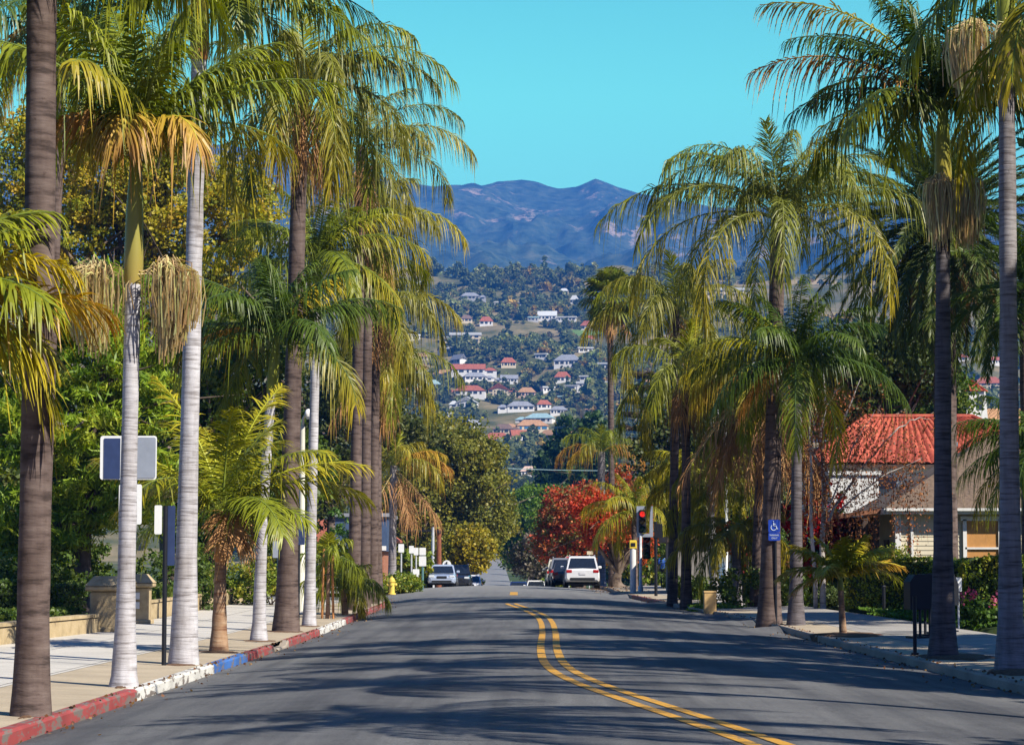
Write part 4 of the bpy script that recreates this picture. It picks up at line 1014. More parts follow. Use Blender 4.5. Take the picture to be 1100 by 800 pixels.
def hedge(label, p0, p1, h, w, palette, seed, leaf=.075, dens=420, z0=None, core_col=(.02, .035, .01)):
    rng = np.random.default_rng(seed)
    p0 = np.array(p0, float); p1 = np.array(p1, float); L = np.linalg.norm(p1 - p0); d = (p1 - p0) / L; nrm = np.array([-d[1], d[0]])
    mid = (p0 + p1) / 2; base = np.array([mid[0], mid[1], ground(*mid)])
    th = thing('hedge', label, 'hedge', base)
    n = int(dens * (2 * L * h + L * w + 2 * w * h))
    f = rng.random(n); t = rng.random(n) * L; s = rng.uniform(-w / 2, w / 2, n); z = rng.random(n) * h
    a = L * h; tot = 2 * a + L * w + 2 * w * h
    s = np.where(f < a / tot, -w / 2, np.where(f < 2 * a / tot, w / 2, s))
    top = (f >= 2 * a / tot) & (f < (2 * a + L * w) / tot); z = np.where(top, h, z)
    end = f >= (2 * a + L * w) / tot; t = np.where(end, np.where(rng.random(n) < .5, 0, L), t)
    wob = .10 * (fbm(t * 1.3 + seed, z * 1.5 + 2, 3) - .5) * 2
    s = s + np.sign(s) * wob + rng.normal(0, .035, n); z = z + rng.normal(0, .03, n) + np.where(top, wob * .8, 0); t = t + rng.normal(0, .04, n)
    xy = p0 + d * t[:, None] + nrm * s[:, None]
    gz = np.array([ground(*q) for q in (p0, p1)]); g = gz[0] + (gz[1] - gz[0]) * t / L
    P = np.c_[xy, g + np.maximum(z, .02)]
    mb = MB(); ci = (np.floor(t * 2.2) * 7 + np.floor(z * 3)).astype(int); ci -= ci.min()
    add_leaves(mb, P, leaf, tint_clumps(ci, palette, rng, .3), rng)
    mb.build('foliage', M_leaf, th)
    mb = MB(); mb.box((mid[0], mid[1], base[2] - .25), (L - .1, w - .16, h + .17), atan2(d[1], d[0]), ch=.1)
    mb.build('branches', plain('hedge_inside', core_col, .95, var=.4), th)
    return th
HP = [((.20, .26, .025), 5), ((.30, .29, .025), 3), ((.11, .17, .02), 2)]
LP = [((.08, .13, .018), 5), ((.12, .16, .022), 2), ((.055, .09, .015), 2)]
def greens():
    # right hedge: a long clipped run and the nearer taller piece
    a = foot(915, 79.5); b = foot(1006, 77.5)
    hedge('long clipped green hedge in front of the cream house', a[:2], b[:2], 1.62, .9, HP, 201)
    a = foot(1034, 66); b = foot(1160, 66)
    hedge('clipped green hedge right of the dark trunk, pink flowers at its foot', a[:2], b[:2], 1.75, .9, HP, 202)
    a = foot(1024, 67); 
    hedge('short return of hedge behind the newspaper racks', foot(1000, 77)[:2] + [.3, -.6], a[:2], 1.55, .8, LP, 203)
    g = foot(957, 84); bush('shrub', 'rounded light green bush peeping over the clipped hedge', [(g + [0, .5, 1.5], .85, .6, .6)], HP, .07, 60, 40, .2, 204)
    g = foot(1050, 64); bush('flower_bush', 'low flowering plant with pink blooms before the right hedge', [(g + [0, 0, .35], .9, .5, .35)], [((.07, .14, .02), 4), ((.10, .18, .03), 2)], .1, 50, 40, .2, 205, cat='flowering plant',
                           flowers=[(g + [-.55, -.3, .75], 26, .09, (.62, .12, .22), .08), (g + [-.2, -.3, .85], 26, .09, (.6, .10, .2), .08), (g + [.4, -.2, .7], 22, .09, (.6, .14, .24), .08)])
    for i, (px, py, Y, rx, rz, lab, pal) in enumerate(((818, 640, 84, 1.5, .75, 'broad green shrub at the foot of the access sign', LP), (785, 645, 88, 1.0, .6, 'green shrub right of the tan pillar', HP), (880, 640, 88, 1.6, .8, 'dark shrub between the slim dark palm and the hedge', LP), (850, 622, 92, 1.2, 1.3, 'taller green bush behind the slim dark palm', LP),
                                                      (900, 655, 84, 1.1, .45, 'low grey green shrub left of the long hedge', [((.12, .16, .05), 4), ((.08, .12, .03), 2)]), (742, 640, 96, .8, .5, 'small dark shrub behind the tan pillar', LP), (835, 600, 100, 1.4, 2.2, 'tall dark bush beside the blue door', LP), (935, 650, 82, .9, .6, 'small clipped shrub at the left end of the hedge', HP))):
        g = foot(px, Y); z = rz
        bush('shrub', lab, [(g + [0, 0, z * .9], rx, rx * .8, z), (g + [rx * .5, .3, z * .8], rx * .6, rx * .6, z * .8)], pal, .09, int(50 * rx + 30), 42, .26, 210 + i)
    # red flowering climber
    g = foot(875, 88); bush('poinsettia_bush', 'tall bush covered in scarlet bracts against the white wall', [(W(862, 560, 88), .75, .6, 1.2), (W(888, 575, 88), .7, .6, 1.0), (W(900, 560, 88), .4, .4, 1.0), (W(870, 600, 88), .8, .6, .7), (W(880, 525, 88), .5, .5, .6)], [((.5, .012, .015), 6), ((.3, .012, .015), 3), ((.05, .08, .02), 2)], .14, 130, 32, .26, 220, cat='flowering bush')
    g = foot(795, 96); bush('poinsettia_bush', 'scarlet flowering bush peeping out behind the low yellow palm', [(W(800, 570, 96), 1.3, .6, .6), (W(780, 580, 96), .8, .6, .6), (W(810, 600, 96), .8, .6, .8)], [((.5, .02, .015), 3), ((.3, .02, .015), 2), ((.04, .07, .02), 4)], .14, 90, 32, .26, 221, cat='flowering bush')
    # left gardens
    hedge('tall dark clipped hedge behind the low garden wall on the left', (-13.2, 53), (-10.6, 57.5), 1.15, .9, LP, 230)
    hedge('dark ground hugging hedge along the garden wall at the left edge', (-10.6, 30), (-10.7, 56), .62, .9, LP, 231, dens=330)
    hedge('low clipped hedge above the garden wall beyond the gate pillars', (-10.6, 64), (-10.6, 92), .85, .9, LP, 232, dens=300)
    for i, (px, py, Y, rx, rz, lab, pal) in enumerate(((20, 640, 66, 1.8, 1.0, 'dark broad bush under the pine on the left', LP), (75, 620, 74, 1.6, 1.2, 'green bush behind the sunlit lawn', LP), (190, 620, 76, 1.6, 1.2, 'bush behind the stout white palm', LP), (260, 630, 84, 1.8, .9, 'bush behind the slender white palm', HP),
                                                      (300, 600, 96, 1.5, 1.8, 'bright bush behind the tall brown palm', HP), (420, 632, 114, 1.3, .55, 'low green shrub bed round the fire hydrant', HP), (431, 632, 116, .9, .5, 'low green shrub right of the fire hydrant', HP), (352, 610, 120, 1.6, 1.6, 'bright green bush behind the staked young palm', [((.08, .17, .015), 4), ((.12, .20, .02), 2)]), (372, 600, 125, 1.4, 2.2, 'tall bright green bush left of the four brown trunks', [((.07, .16, .015), 4), ((.10, .18, .02), 2)]), (440, 610, 150, 1.6, 1.2, 'spiky leaved bush below the white street signs', HP), (497, 618, 225, 2.2, 1.6, 'dark bush at the foot of the yellow tree', LP), (592, 622, 200, 2.0, 1.1, 'green bush at the foot of the half bare tree', HP), (700, 615, 150, 1.8, 1.5, 'green bush behind the walking person', HP), (728, 605, 120, 1.6, 1.8, 'green bush behind the brown palm pair', LP))):
        g = foot(px, Y); z = rz
        bush('shrub', lab, [(g + [0, 0, z * .9], rx, rx * .8, z), (g + [rx * .5, .3, z * .8], rx * .6, rx * .6, z * .8)], pal, .10 if Y < 130 else .2, int(46 * rx + 30), 40, .28, 240 + i)
    # lawns
    mb = MB(); rng = np.random.default_rng(3)
    for (x0, x1, y0, y1, n) in ((-16, -11.2, 58, 72, 5200), (10.9, 12.6, 63, 80, 3600), (5.9, 7.6, 82, 87, 1200)):
        P = np.c_[rng.uniform(x0, x1, n), rng.uniform(y0, y1, n)]; z = np.array([ground(*p) for p in P])
        P = np.c_[P, z + .04]
        add_leaves(mb, P, .11, np.clip(np.array((.10, .19, .02)) * rng.uniform(.6, 1.3, (n, 1)), 0, 1), rng, aspect=.35)
    tag(mb.build('lawn_grass', M_leaf), 'short green lawn grass in the gardens beside the pavements', 'grass', kind='stuff')
    # fallen leaves in the gutters and on the verge
    mb = MB(); n = 3000; y = rng.uniform(24, 160, n); sd = rng.random(n) < .35
    x = np.where(sd, xl(y) + rng.exponential(.15, n) - .1, xr(y) - rng.exponential(.22, n) + .2)
    m = rng.random(n) < .3; y = np.where(m & ~sd, rng.uniform(112, 135, n), y); x = np.where(m & ~sd, xr(y) + rng.uniform(-1, 1.6, n), x)
    z = np.array([ground(a, b) for a, b in zip(x, y)]) + .02
    add_leaves(mb, np.c_[x, y, z], .042, np.array([(.20, .08, .03), (.30, .17, .06), (.12, .07, .04)])[rng.integers(0, 3, n)], rng, flat=.85)
    tag(mb.build('fallen_leaves', M_leaf), 'dry fallen leaves scattered along the kerbs', 'leaves', kind='stuff')
greens()
# ------------------------------------------------------------------ hillside houses and woods
M_red = plain('terracotta_roof', (.34, .10, .055), .8, var=.25, scale=.8)
M_tan = plain('tan_roof', (.40, .22, .11), .8, var=.2, scale=.8)
M_brownroof = plain('brown_roof', (.17, .11, .085), .85, var=.25, scale=.8)
M_greyroof = plain('grey_roof', (.24, .25, .28), .8, var=.2, scale=.8)
M_paleroof = plain('pale_roof', (.55, .56, .55), .7, var=.1, scale=.8)
M_blueroof = plain('blue_green_roof', (.28, .42, .44), .7, var=.15, scale=.8)
M_whitewall = plain('white_stucco', (.72, .70, .66), .85, var=.06, scale=1.5)
M_creamwall = plain('cream_stucco', (.62, .52, .36), .85, var=.08, scale=1.5)
M_pinkwall = plain('pink_stucco', (.55, .38, .30), .85, var=.08, scale=1.5)
M_greywall = plain('grey_stucco', (.36, .36, .36), .85, var=.1, scale=1.5)
M_glass = plain('dark_window_glass', (.03, .04, .05), .12, var=.2, spec=.6)
M_bluewin = plain('blue_window_glass', (.05, .16, .30), .12, var=.2, spec=.6)
def hill_house(label, px, py, wpx, hpx, roof, wall, form, rz=0., win=4, group='houses on the hillside', glass=None, storeys=1):
    p = G(px, py, 500.); Y = p[1]; k = Y / F
    w = wpx * k; h = max(2.6, hpx * k * .5); d = w * (.55 if form != 'flat' else .45)
    th = thing('hillside_house', label, 'house', p, group)
    mb = MB(); mb.box((p[0], p[1], p[2] - 6), (w, d, h + 6), rz); mb.build('wall', wall, th, tint=False)
    z = p[2] + h; o = .45
    c = lambda x, y, zz: tuple(rot(np.array([x, y]), rz, (p[0], p[1]))) + (zz,)
    mb = MB(); rh = max(1.8, hpx * k * .62)
    X, D = w / 2 + o, d / 2 + o
    if form == 'hip':
        r0 = [c(-X, -D, z), c(X, -D, z), c(X, D, z), c(-X, D, z)]; q = X - D * .9
        r1 = [c(-q, -.05, z + rh), c(q, -.05, z + rh), c(q, .05, z + rh), c(-q, .05, z + rh)]
        rb = [c(-X, -D, z - .15), c(X, -D, z - .15), c(X, D, z - .15), c(-X, D, z - .15)]
        mb.loft([rb, r0, r1])
    elif form == 'gable':
        r = [[c(s, -D, z - .1), c(s, 0, z + rh), c(s, D, z - .1), c(s, D, z - .3), c(s, 0, z + rh - .25), c(s, -D, z - .3)] for s in (-X, X)]; mb.loft(r)
        mb.add([c(-w / 2, -d / 2, z), c(-w / 2, d / 2, z), c(-w / 2, 0, z + rh - .1)], [(0, 1, 2)]); mb.add([c(w / 2, -d / 2, z), c(w / 2, d / 2, z), c(w / 2, 0, z + rh - .1)], [(0, 1, 2)])
    elif form == 'front':    # gable end towards the street
        r = [[c(-X, s, z - .1), c(0, s, z + rh), c(X, s, z - .1), c(X, s, z - .3), c(0, s, z + rh - .25), c(-X, s, z - .3)] for s in (-D, D)]; mb.loft(r)
    else:
        mb.box((p[0], p[1], z), (w + 1.2, d + 1.2, max(.5, rh * .3)), rz)
    mb.build('roof', roof, th, tint=False)
    if form == 'front':
        mb = MB(); mb.add([c(-w / 2, -d / 2 - .01, z), c(w / 2, -d / 2 - .01, z), c(0, -d / 2 - .01, z + rh - .1)], [(0, 1, 2)]); mb.build('gable_wall', wall, th, tint=False)
    for s in range(storeys):
        for i in range(win):
            x = (-.5 + (i + .5) / win) * w * .94; ww = w / win * .55; hh = h / storeys * .5
            f = 1 + .5 * sin(i * 2.3 + px); mb = MB(); a = c(x + .1 * ww * sin(i * 5 + py), -d / 2 - .05, p[2] + h * (s + .22 + .08 * f) / storeys)
            mb.box(a, (ww * f, .2, hh), rz); mb.build('window', glass or M_glass, th, tint=False)
    if wpx >= 18:   # a lower wing to one side
        s = 1 if (int(px) + int(py)) % 2 else -1; ww, wd_, wh = w * .38, d * .7, h * .66
        cc = c(s * (w / 2 + ww * .42), -d * .12, p[2])
        mb = MB(); mb.box((cc[0], cc[1], p[2] - 6), (ww, wd_, wh + 6), rz); mb.build('wing', wall, th, tint=False)
        mb = MB(); zt = p[2] + wh
        if form == 'flat': mb.box((cc[0], cc[1], zt), (ww + .9, wd_ + .9, .45), rz)
        else:
            k2 = lambda u, v, zz: tuple(rot(np.array([u, v]), rz, (cc[0], cc[1]))) + (zz,)
            A, B2 = ww / 2 + .4, wd_ / 2 + .4; mb.loft([[k2(-A, -B2, zt), k2(A, -B2, zt), k2(A, B2, zt), k2(-A, B2, zt)], [k2(-A * .3, -.1, zt + rh * .6), k2(A * .3, -.1, zt + rh * .6), k2(A * .3, .1, zt + rh * .6), k2(-A * .3, .1, zt + rh * .6)]])
        mb.build('wing_roof', roof, th, tint=False)
        a = (cc[0], cc[1] - wd_ / 2 - .06, p[2] + wh * .3); mb = MB(); mb.box(a, (ww * .45, .2, wh * .42), rz); mb.build('wing_window', glass or M_glass, th, tint=False)
    return p[0], p[1], w, d
HOUSES = [
 ('small pale roofed house highest on the left of the hillside', 453, 310, 12, 7, M_paleroof, M_whitewall, 'hip'),
 ('grey house high on the hillside under the tall dark trees', 505, 322, 20, 7, M_greyroof, M_greywall, 'hip'),
 ('long low white house high on the hillside', 546, 329, 30, 6, M_paleroof, M_whitewall, 'flat'),
 ('blue grey left wing of the long modern house beside the green lawn', 572, 345, 12, 7, M_blueroof, M_greywall, 'flat'),
 ('white middle block of the long modern house beside the green lawn', 588, 344, 20, 9, M_paleroof, M_whitewall, 'gable'),
 ('white right wing of the long modern house, next to the lawn', 609, 345, 20, 7, M_paleroof, M_whitewall, 'flat'),
 ('little cream house with brown roof above the two storey cream house', 501, 346, 12, 7, M_brownroof, M_creamwall, 'hip'),
 ('wide two storey cream house with balconies on the upper hillside', 500, 368, 33, 15, M_paleroof, M_creamwall, 'flat'),
 ('tiny white house on the ridge left of the fan palm crown', 617, 326, 8, 8, M_paleroof, M_whitewall, 'hip'),
 ('small pale house at the upper right of the hillside', 606, 316, 9, 5, M_paleroof, M_creamwall, 'hip'),
 ('white house with red roof at the left of the hillside, by the feathery palms', 452, 402, 16, 10, M_red, M_whitewall, 'hip'),
 ('long white house with long red roof across the middle of the hillside', 503, 402, 36, 10, M_red, M_whitewall, 'gable'),
 ('cream house with arched windows left below the long red roof', 478, 406, 26, 8, M_tan, M_creamwall, 'hip'),
 ('white house right below the long red roof', 510, 409, 24, 8, M_greyroof, M_whitewall, 'hip'),
 ('cream house with small red roof standing alone above the trees', 546, 394, 16, 9, M_red, M_creamwall, 'hip'),
 ('two storey white house with grey roof above the bare yellow slope', 610, 393, 28, 11, M_greyroof, M_whitewall, 'hip'),
 ('large white modern house beside the slim fan palm trunk', 639, 419, 38, 13, M_paleroof, M_whitewall, 'flat'),
 ('pale green house left of the mustard coloured tree', 463, 417, 19, 8, M_blueroof, M_whitewall, 'hip'),
 ('white house with broad red roof below the long red roofed house', 505, 425, 33, 10, M_red, M_whitewall, 'hip'),
 ('cream house with steep red gable in the middle of the hillside', 536, 425, 22, 12, M_red, M_creamwall, 'front'),
 ('pinkish tan house right of the red gabled cream house', 566, 426, 19, 9, M_tan, M_pinkwall, 'hip'),
 ('low white and grey house above the red gabled cream house', 547, 411, 18, 7, M_greyroof, M_whitewall, 'gable'),
 ('white gabled house at the edge of the rounded olive tree', 502, 438, 22, 11, M_paleroof, M_whitewall, 'front'),
 ('wide house with grey hipped roof in the middle of the hillside', 559, 441, 29, 9, M_greyroof, M_whitewall, 'hip'),
 ('small red roofed house right of the wide grey roofed one', 584, 439, 15, 8, M_red, M_whitewall, 'hip'),
 ('white low house below the small red roofed house', 600, 445, 18, 7, M_greyroof, M_whitewall, 'hip'),
 ('house with pale blue green roof in the lower middle of the hillside', 580, 454, 30, 9, M_blueroof, M_whitewall, 'hip'),
 ('house with wide tan roof and blue windows', 571, 463, 34, 11, M_tan, M_creamwall, 'hip'),
 ('brown roofed house above the two lowest red roofs', 541, 466, 22, 9, M_brownroof, M_creamwall, 'hip'),
 ('white house with red roof at the edge of the big olive tree, lowest left', 534, 478, 30, 12, M_red, M_whitewall, 'hip'),
 ('white house with red roof right beside the lowest left red roofed house', 559, 473, 20, 10, M_red, M_whitewall, 'gable'),
 ('plain grey walled house below the yellow bushes', 584, 486, 18, 11, M_paleroof, M_greywall, 'flat'),
 ('pale pink roofed house low among the trees at the foot of the hill', 569, 512, 20, 9, M_pinkwall, M_whitewall, 'hip'),
 ('blue grey flat roofed house above the small red roofed house', 612, 431, 26, 7, M_blueroof, M_greywall, 'flat'),
 ('big white house on the ridge between the feathery palms on the right', 787, 319, 38, 13, M_paleroof, M_creamwall, 'flat'),
 ('white house seen between the palm trunks at the right of the hillside', 876, 427, 22, 9, M_paleroof, M_whitewall, 'hip'),
 ('red roofed house far right on the hillside behind the tiled chimney', 1062, 418, 30, 12, M_red, M_creamwall, 'hip'),
 ('small red roofed house at the far right between the two nearest right trunks', 1030, 388, 18, 6, M_red, M_whitewall, 'hip'),
 ('second small red roofed house at the far right, by the pale trunk', 1066, 391, 18, 6, M_red, M_whitewall, 'gable'),
 ('white house half hidden by the feathery palm pair on the right', 694, 417, 26, 8, M_tan, M_whitewall, 'hip'),
 ('two storey white house behind the araucaria', 707, 448, 18, 12, M_paleroof, M_whitewall, 'flat'),
]
hh = []
for i, (lab, px, py, w, h, r, wl_, fm) in enumerate(HOUSES):
    hh.append(hill_house(lab, px, py, w, h, r, wl_, fm, rz=float(np.random.default_rng(i).normal(0, .12)), win=3 if w < 16 else 5, storeys=2 if h >= 12 else 1, glass=M_bluewin if 'blue windows' in lab else None))
r3 = np.random.default_rng(909); n3 = 0
while n3 < 52:   # smaller houses half hidden among the trees
    px, py = (r3.uniform(440, 650) if r3.random() < .7 else r3.uniform(690, 1075)), 345 + 135 * r3.random() ** .8
    if any(abs(px - q[1]) < (q[3] / 2 + 9) and abs(py - q[2]) < 9 for q in HOUSES): continue
    k = r3.integers(0, 4); w = r3.uniform(11, 17)
    lab = ('small white walled house with red roof half hidden by trees on the hillside', 'small white house with grey roof half hidden by trees on the hillside', 'small cream house with tan roof half hidden by trees on the hillside', 'small pale roofed house half hidden by trees on the hillside')[k]
    HOUSES.append((lab, px, py, w, 8, None, None, None))
    hh.append(hill_house(lab, px, py, w, r3.uniform(7, 10), (M_red, M_greyroof, M_tan, M_paleroof)[k], (M_whitewall, M_whitewall, M_creamwall, M_whitewall)[k], ('hip', 'gable', 'hip', 'flat')[k], rz=float(r3.normal(0, .3)), win=3, group=('small red roofed houses', 'small grey roofed houses', 'small tan roofed houses', 'small pale roofed houses')[k] + ' among the hillside trees'))
    n3 += 1
hh = np.array(hh)
# lawn on the slope
p = G(632, 356, 600.)
mb = MB(); a = np.linspace(0, 2 * pi, 24, endpoint=False)
ring = lambda k: [(p[0] + 16 * k * cos(t), p[1] + 34 * k * sin(t), float(terrain(p[0] + 16 * k * cos(t), p[1] + 34 * k * sin(t))) + .35) for t in a]
mb.loft([ring(1), ring(.7), ring(.4), ring(.02)], caps=False)
tag(mb.build('hillside_lawn', plain('mown_grass', (.13, .22, .04), .9, var=.15, scale=.2), tint=False), kind='structure')

def hill_tree_mesh(seed, pal, conical=False):
    rng = np.random.default_rng(seed); mb = MB()
    lob = [(np.array([0, 0, 3.4]), 3.2, 3.2, 2.7), (np.array([1.8, .5, 2.6]), 2.2, 2.2, 2.0), (np.array([-1.7, -.6, 2.8]), 2.2, 2.2, 2.0)]
    if conical: lob = [(np.array([0, 0, 3.2]), 1.9, 1.9, 3.0), (np.array([0, 0, 6.5]), 1.1, 1.1, 3.0)]
    P, idx, cc = clump_cloud(lob, 30, 6, .8, rng, .4)
    add_leaves(mb, P, 1.6, tint_clumps(idx, pal, rng, .1), rng)
    return np.vstack(mb.v), np.vstack(mb.c)
PALS = [[(tuple(1.9 * np.array(c)), w) for c, w in p] for p in [[((.075, .095, .035), 5), ((.11, .125, .04), 3)], [((.055, .078, .032), 5), ((.08, .10, .04), 3)], [((.12, .15, .04), 4), ((.17, .17, .05), 2)], [((.15, .13, .05), 4), ((.10, .09, .04), 2)], [((.26, .17, .03), 4), ((.18, .14, .03), 2)]]]
PROTO = [hill_tree_mesh(300 + i, PALS[i % 5], i in (1, 6)) for i in range(10)]
rng = np.random.default_rng(77)
NT = 15000
py_ = None
Yt = 905 + 1355 * rng.random(NT)
pxt = np.where(rng.random(NT) < .55, rng.uniform(400, 720, NT), np.where(rng.random(NT) < .75, rng.uniform(720, 1120, NT), rng.uniform(200, 400, NT)))
NX = 3200                                   # the slopes to both sides as well
pxt = np.r_[pxt, np.where(rng.random(NX) < .5, rng.uniform(-1100, 250, NX), rng.uniform(1100, 2200, NX))]; Yt = np.r_[Yt, 905 + 1355 * rng.random(NX)]; NT = NT + NX
xt = (pxt - 557) / F * Yt
dn = fbm(xt / 90 + 40, Yt / 90, 3)
ok = dn > .32 + .10 * rng.random(NT)
sc = rng.uniform(.4, 1.2, NT) ** 1.2 * np.where(rng.random(NT) < .12, 1.7, 1.)
for (hx, hy, hw, hd) in hh:
    ok &= ~((np.abs(xt - hx * Yt / hy) < hw / 2 + 2.) & (Yt > hy - 24) & (Yt < hy + hd / 2 + 3))
ok &= ~((np.abs(xt - p[0]) < 17) & (np.abs(Yt - p[1]) < 36))
xt, Yt, sc = xt[ok], Yt[ok], sc[ok]
zt = terrain(xt, Yt)
kind = rng.choice(10, len(xt), p=[.26, .05, .12, .03, .025, .28, .05, .13, .03, .025])
# the largest ones as trees of their own, the rest as one wood
order = np.argsort(-(sc / Yt) * (np.abs(xt / Yt * F + 557 - 560) < 170)); solo = set(order[:170].tolist())
mb = MB()
meshes = {}
TL = ['dark green round crowned tree on the far hillside among the houses', 'dark narrow conical tree on the far hillside', 'light green round tree on the far hillside among the houses', 'tan leaved tree on the far hillside among the houses', 'mustard yellow tree on the far hillside among the houses']
for i in range(len(xt)):
    v, c = PROTO[kind[i]]; a = rng.uniform(0, 6.28)
    if i in solo:
        kd = kind[i]
        if kd not in meshes:
            m2 = MB(); m2.add(v, np.arange(len(v)).reshape(-1, 4), c); o = m2.build('hillside_tree', M_leaf)
            meshes[kd] = o
        else:
            o = meshes[kd].copy(); COL.objects.link(o)
        li = 1 if kd in (1, 6) else {0: 0, 1: 0, 2: 2, 3: 3, 4: 4}[kd % 5]
        tag(o, TL[li], 'tree', ('dark trees', 'conical trees', 'light green trees', 'tan trees', 'yellow trees')[li] + ' scattered over the hillside')
        o.location = (xt[i], Yt[i], zt[i] - .4); o.rotation_euler = (0, 0, a); o.scale = (sc[i],) * 3
    else:
        w = rot(v * sc[i], a) + np.array([xt[i], Yt[i], zt[i] - .4])
        mb.add(w, np.arange(len(v)).reshape(-1, 4), c * (.55 + .9 * float(fbm(np.array(xt[i] / 45.), np.array(Yt[i] / 45.), 2))) * rng.uniform(.85, 1.15))
tag(mb.build('hillside_wood', M_leaf), 'woods and scrub covering the hillside between the houses', 'wood', kind='stuff')
# tall dark trees on the ridge
for i, (px, py, sx, lab) in enumerate(((465, 297, 2.3, 'broad dark tree on the ridge at the left behind the palm fronds'), (493, 300, 2.1, 'dark upright tree on the ridge, middle of three'), (528, 313, 2.3, 'dark tall tree on the ridge right of the antenna, tallest of three'), (612, 312, 1.9, 'brownish tree on the ridge left of the fan palm crown'))):
    q = G(px, py, 900.); v, c = PROTO[5 if i < 3 else 3]
    m2 = MB(); m2.add(v * np.array([1, 1, 1.25]), np.arange(len(v)).reshape(-1, 4), c); o = m2.build('ridge_tree', M_leaf)
    o.location = q; o.scale = (sx,) * 3; tag(o, lab, 'tree')
# ------------------------------------------------------------------ houses beside the street
def siding(mb, p0, p1, z0, z1, board=.16):
    """lapped boards between two plan points"""
    p0 = np.array(p0, float); p1 = np.array(p1, float); d = (p1 - p0) / np.linalg.norm(p1 - p0); n = np.array([d[1], -d[0]])
    z = z0
    while z < z1 - .01:
        t = min(z + board, z1)
        a, b = p0 + n * .022, p1 + n * .022
        mb.add([(*a, z), (*b, z), (*p1, t), (*p0, t)], [(0, 1, 2, 3)]); mb.add([(*p0, z), (*p1, z), (*b, z), (*a, z)], [(0, 1, 2, 3)])
        z = t
M_side = plain('cream_boards', (.62, .55, .40), .7, var=.06, scale=2)
M_trim = plain('white_trim', (.72, .71, .68), .6, var=.05)
M_shingle = plain('brown_shingles', (.15, .105, .075), .9, var=.35, scale=9)
M_blind = plain('tan_window_blind', (.50, .24, .07), .7, var=.08)
M_post = plain('dark_brown_timber', (.07, .045, .035), .7, var=.25)
def cream_house():
    Y = 86.; L = W(963, 600, Y); x0 = L[0]; x1 = x0 + 9.5; g = ground(x0 + 1, Y) ; e = W(1000, 548, Y)[2]
    th = thing('cream_house', 'cream board house with brown shingle roof behind the clipped hedge', 'house', (x0 + 4, Y + 3, g))
    mb = MB(); siding(mb, (x0, Y), (x1, Y), g - .1, e); siding(mb, (x0, Y + 8), (x0, Y), g - .1, e); siding(mb, (x1, Y), (x1, Y + 8), g - .1, e); siding(mb, (x1, Y + 8), (x0, Y + 8), g - .1, e)
    mb.build('wall', M_side, th, tint=False)
    mb = MB(); o = .42; E = [(x0 - o, Y - o), (x1 + o, Y - o), (x1 + o, Y + 8 + o), (x0 - o, Y + 8 + o)]; rz = e + 2.9
    rg = [(x0 + 4.2, Y + 3.9), (x1 - 4.2, Y + 3.9), (x1 - 4.2, Y + 4.1), (x0 + 4.2, Y + 4.1)]
    mb.loft([[(a, b, e) for a, b in E], [(a, b, e + .1) for a, b in E], [(a, b, rz) for a, b in rg]])
    rf = mb.build('roof', M_shingle, th, tint=False)
    mb = MB(); q = x0 + 2.35; mb.tube([(q, Y + 1.6, e + .8), (q, Y + 1.6, e + 2.35)], .11, 12); mb.tube([(q, Y + 1.6, e + 2.35), (q, Y + 1.6, e + 2.5)], .17, 12)
    mb.build('vent_pipe', plain('galvanised_steel', (.5, .52, .55), .4, .7), rf, smooth=False)
    mb = MB(); mb.box(((x0 + x1) / 2, Y - o - .03, e - .14), (x1 - x0 + 2 * o, .05, .2)); mb.box((x0 - o - .03, Y + 4, e - .14), (.05, 8 + 2 * o, .2)); mb.box(((x0 + x1) / 2, Y - o - .13, e - .03), (x1 - x0 + 2 * o, .14, .1))
    mb.build('fascia', M_trim, th, tint=False)
    mb = MB(); mb.box((x0 + .06, Y - .05, g), (.2, .07, e - g - .02)); mb.box((x0 - .03, Y + .07, g), (.06, .2, e - g - .02)); mb.box((x0 + .55, Y - .06, g), (.09, .09, e - g)); 
    mb.build('corner_board', M_trim, th, tint=False)
    wx = W(1055, 580, Y)[0]
    f = MB(); w, h, zb = 1.25, 1.95, W(1055, 617, Y)[2]
    for dx, dz, a, b in ((-w / 2, 0, .13, h), (w / 2, 0, .13, h), (0, -.1, w + .3, .12), (0, h - .05, w + .3, .16), (0, h * .46, w, .07)): f.box((wx + dx, Y - .07, zb + dz), (a, .09, b))
    wf = f.build('window', M_trim, th, tint=False)
    f = MB(); f.box((wx, Y - .035, zb), (w, .02, h)); f.build('blind', M_blind, wf, tint=False)
    # porch on the left end
    mb = MB(); pz = W(940, 552, Y)[2]
    a, b = x0 - 2.0, x0 - .05
    mb.loft([[(a, Y + .4, pz - .15), (b, Y + .4, pz + .12), (b, Y + .4, pz + .26), (a, Y + .4, pz)], [(a, Y + 5, pz - .15), (b, Y + 5, pz + .12), (b, Y + 5, pz + .26), (a, Y + 5, pz)]])
    mb.build('porch_roof', plain('rusty_porch_roof', (.26, .11, .06), .8, var=.4, scale=5), th, tint=False)
    for px in (932, 944):
        mb = MB(); q = W(px, 600, Y); mb.box((q[0], Y + .6, g), (.2, .2, pz - g - .1), ch=.02); mb.build('porch_post', M_post, th, tint=False)
    mb = MB(); mb.box((x0 - 1.0, Y + 5.1, g), (1.9, .1, pz - g)); mb.build('porch_wall', M_post, th, tint=False)
    f = MB(); q = W(955, 590, Y); f.box((x0 - .06, Y + 1.9, g + .1), (.06, .95, 2.1)); d = f.build('door', plain('brown_door', (.10, .05, .04), .5), th, tint=False)
    f = MB(); f.box((x0 - .1, Y + 1.9, g + 1.0), (.03, .6, 1.0)); f.build('pane', M_glass, d, tint=False)
cream_house()

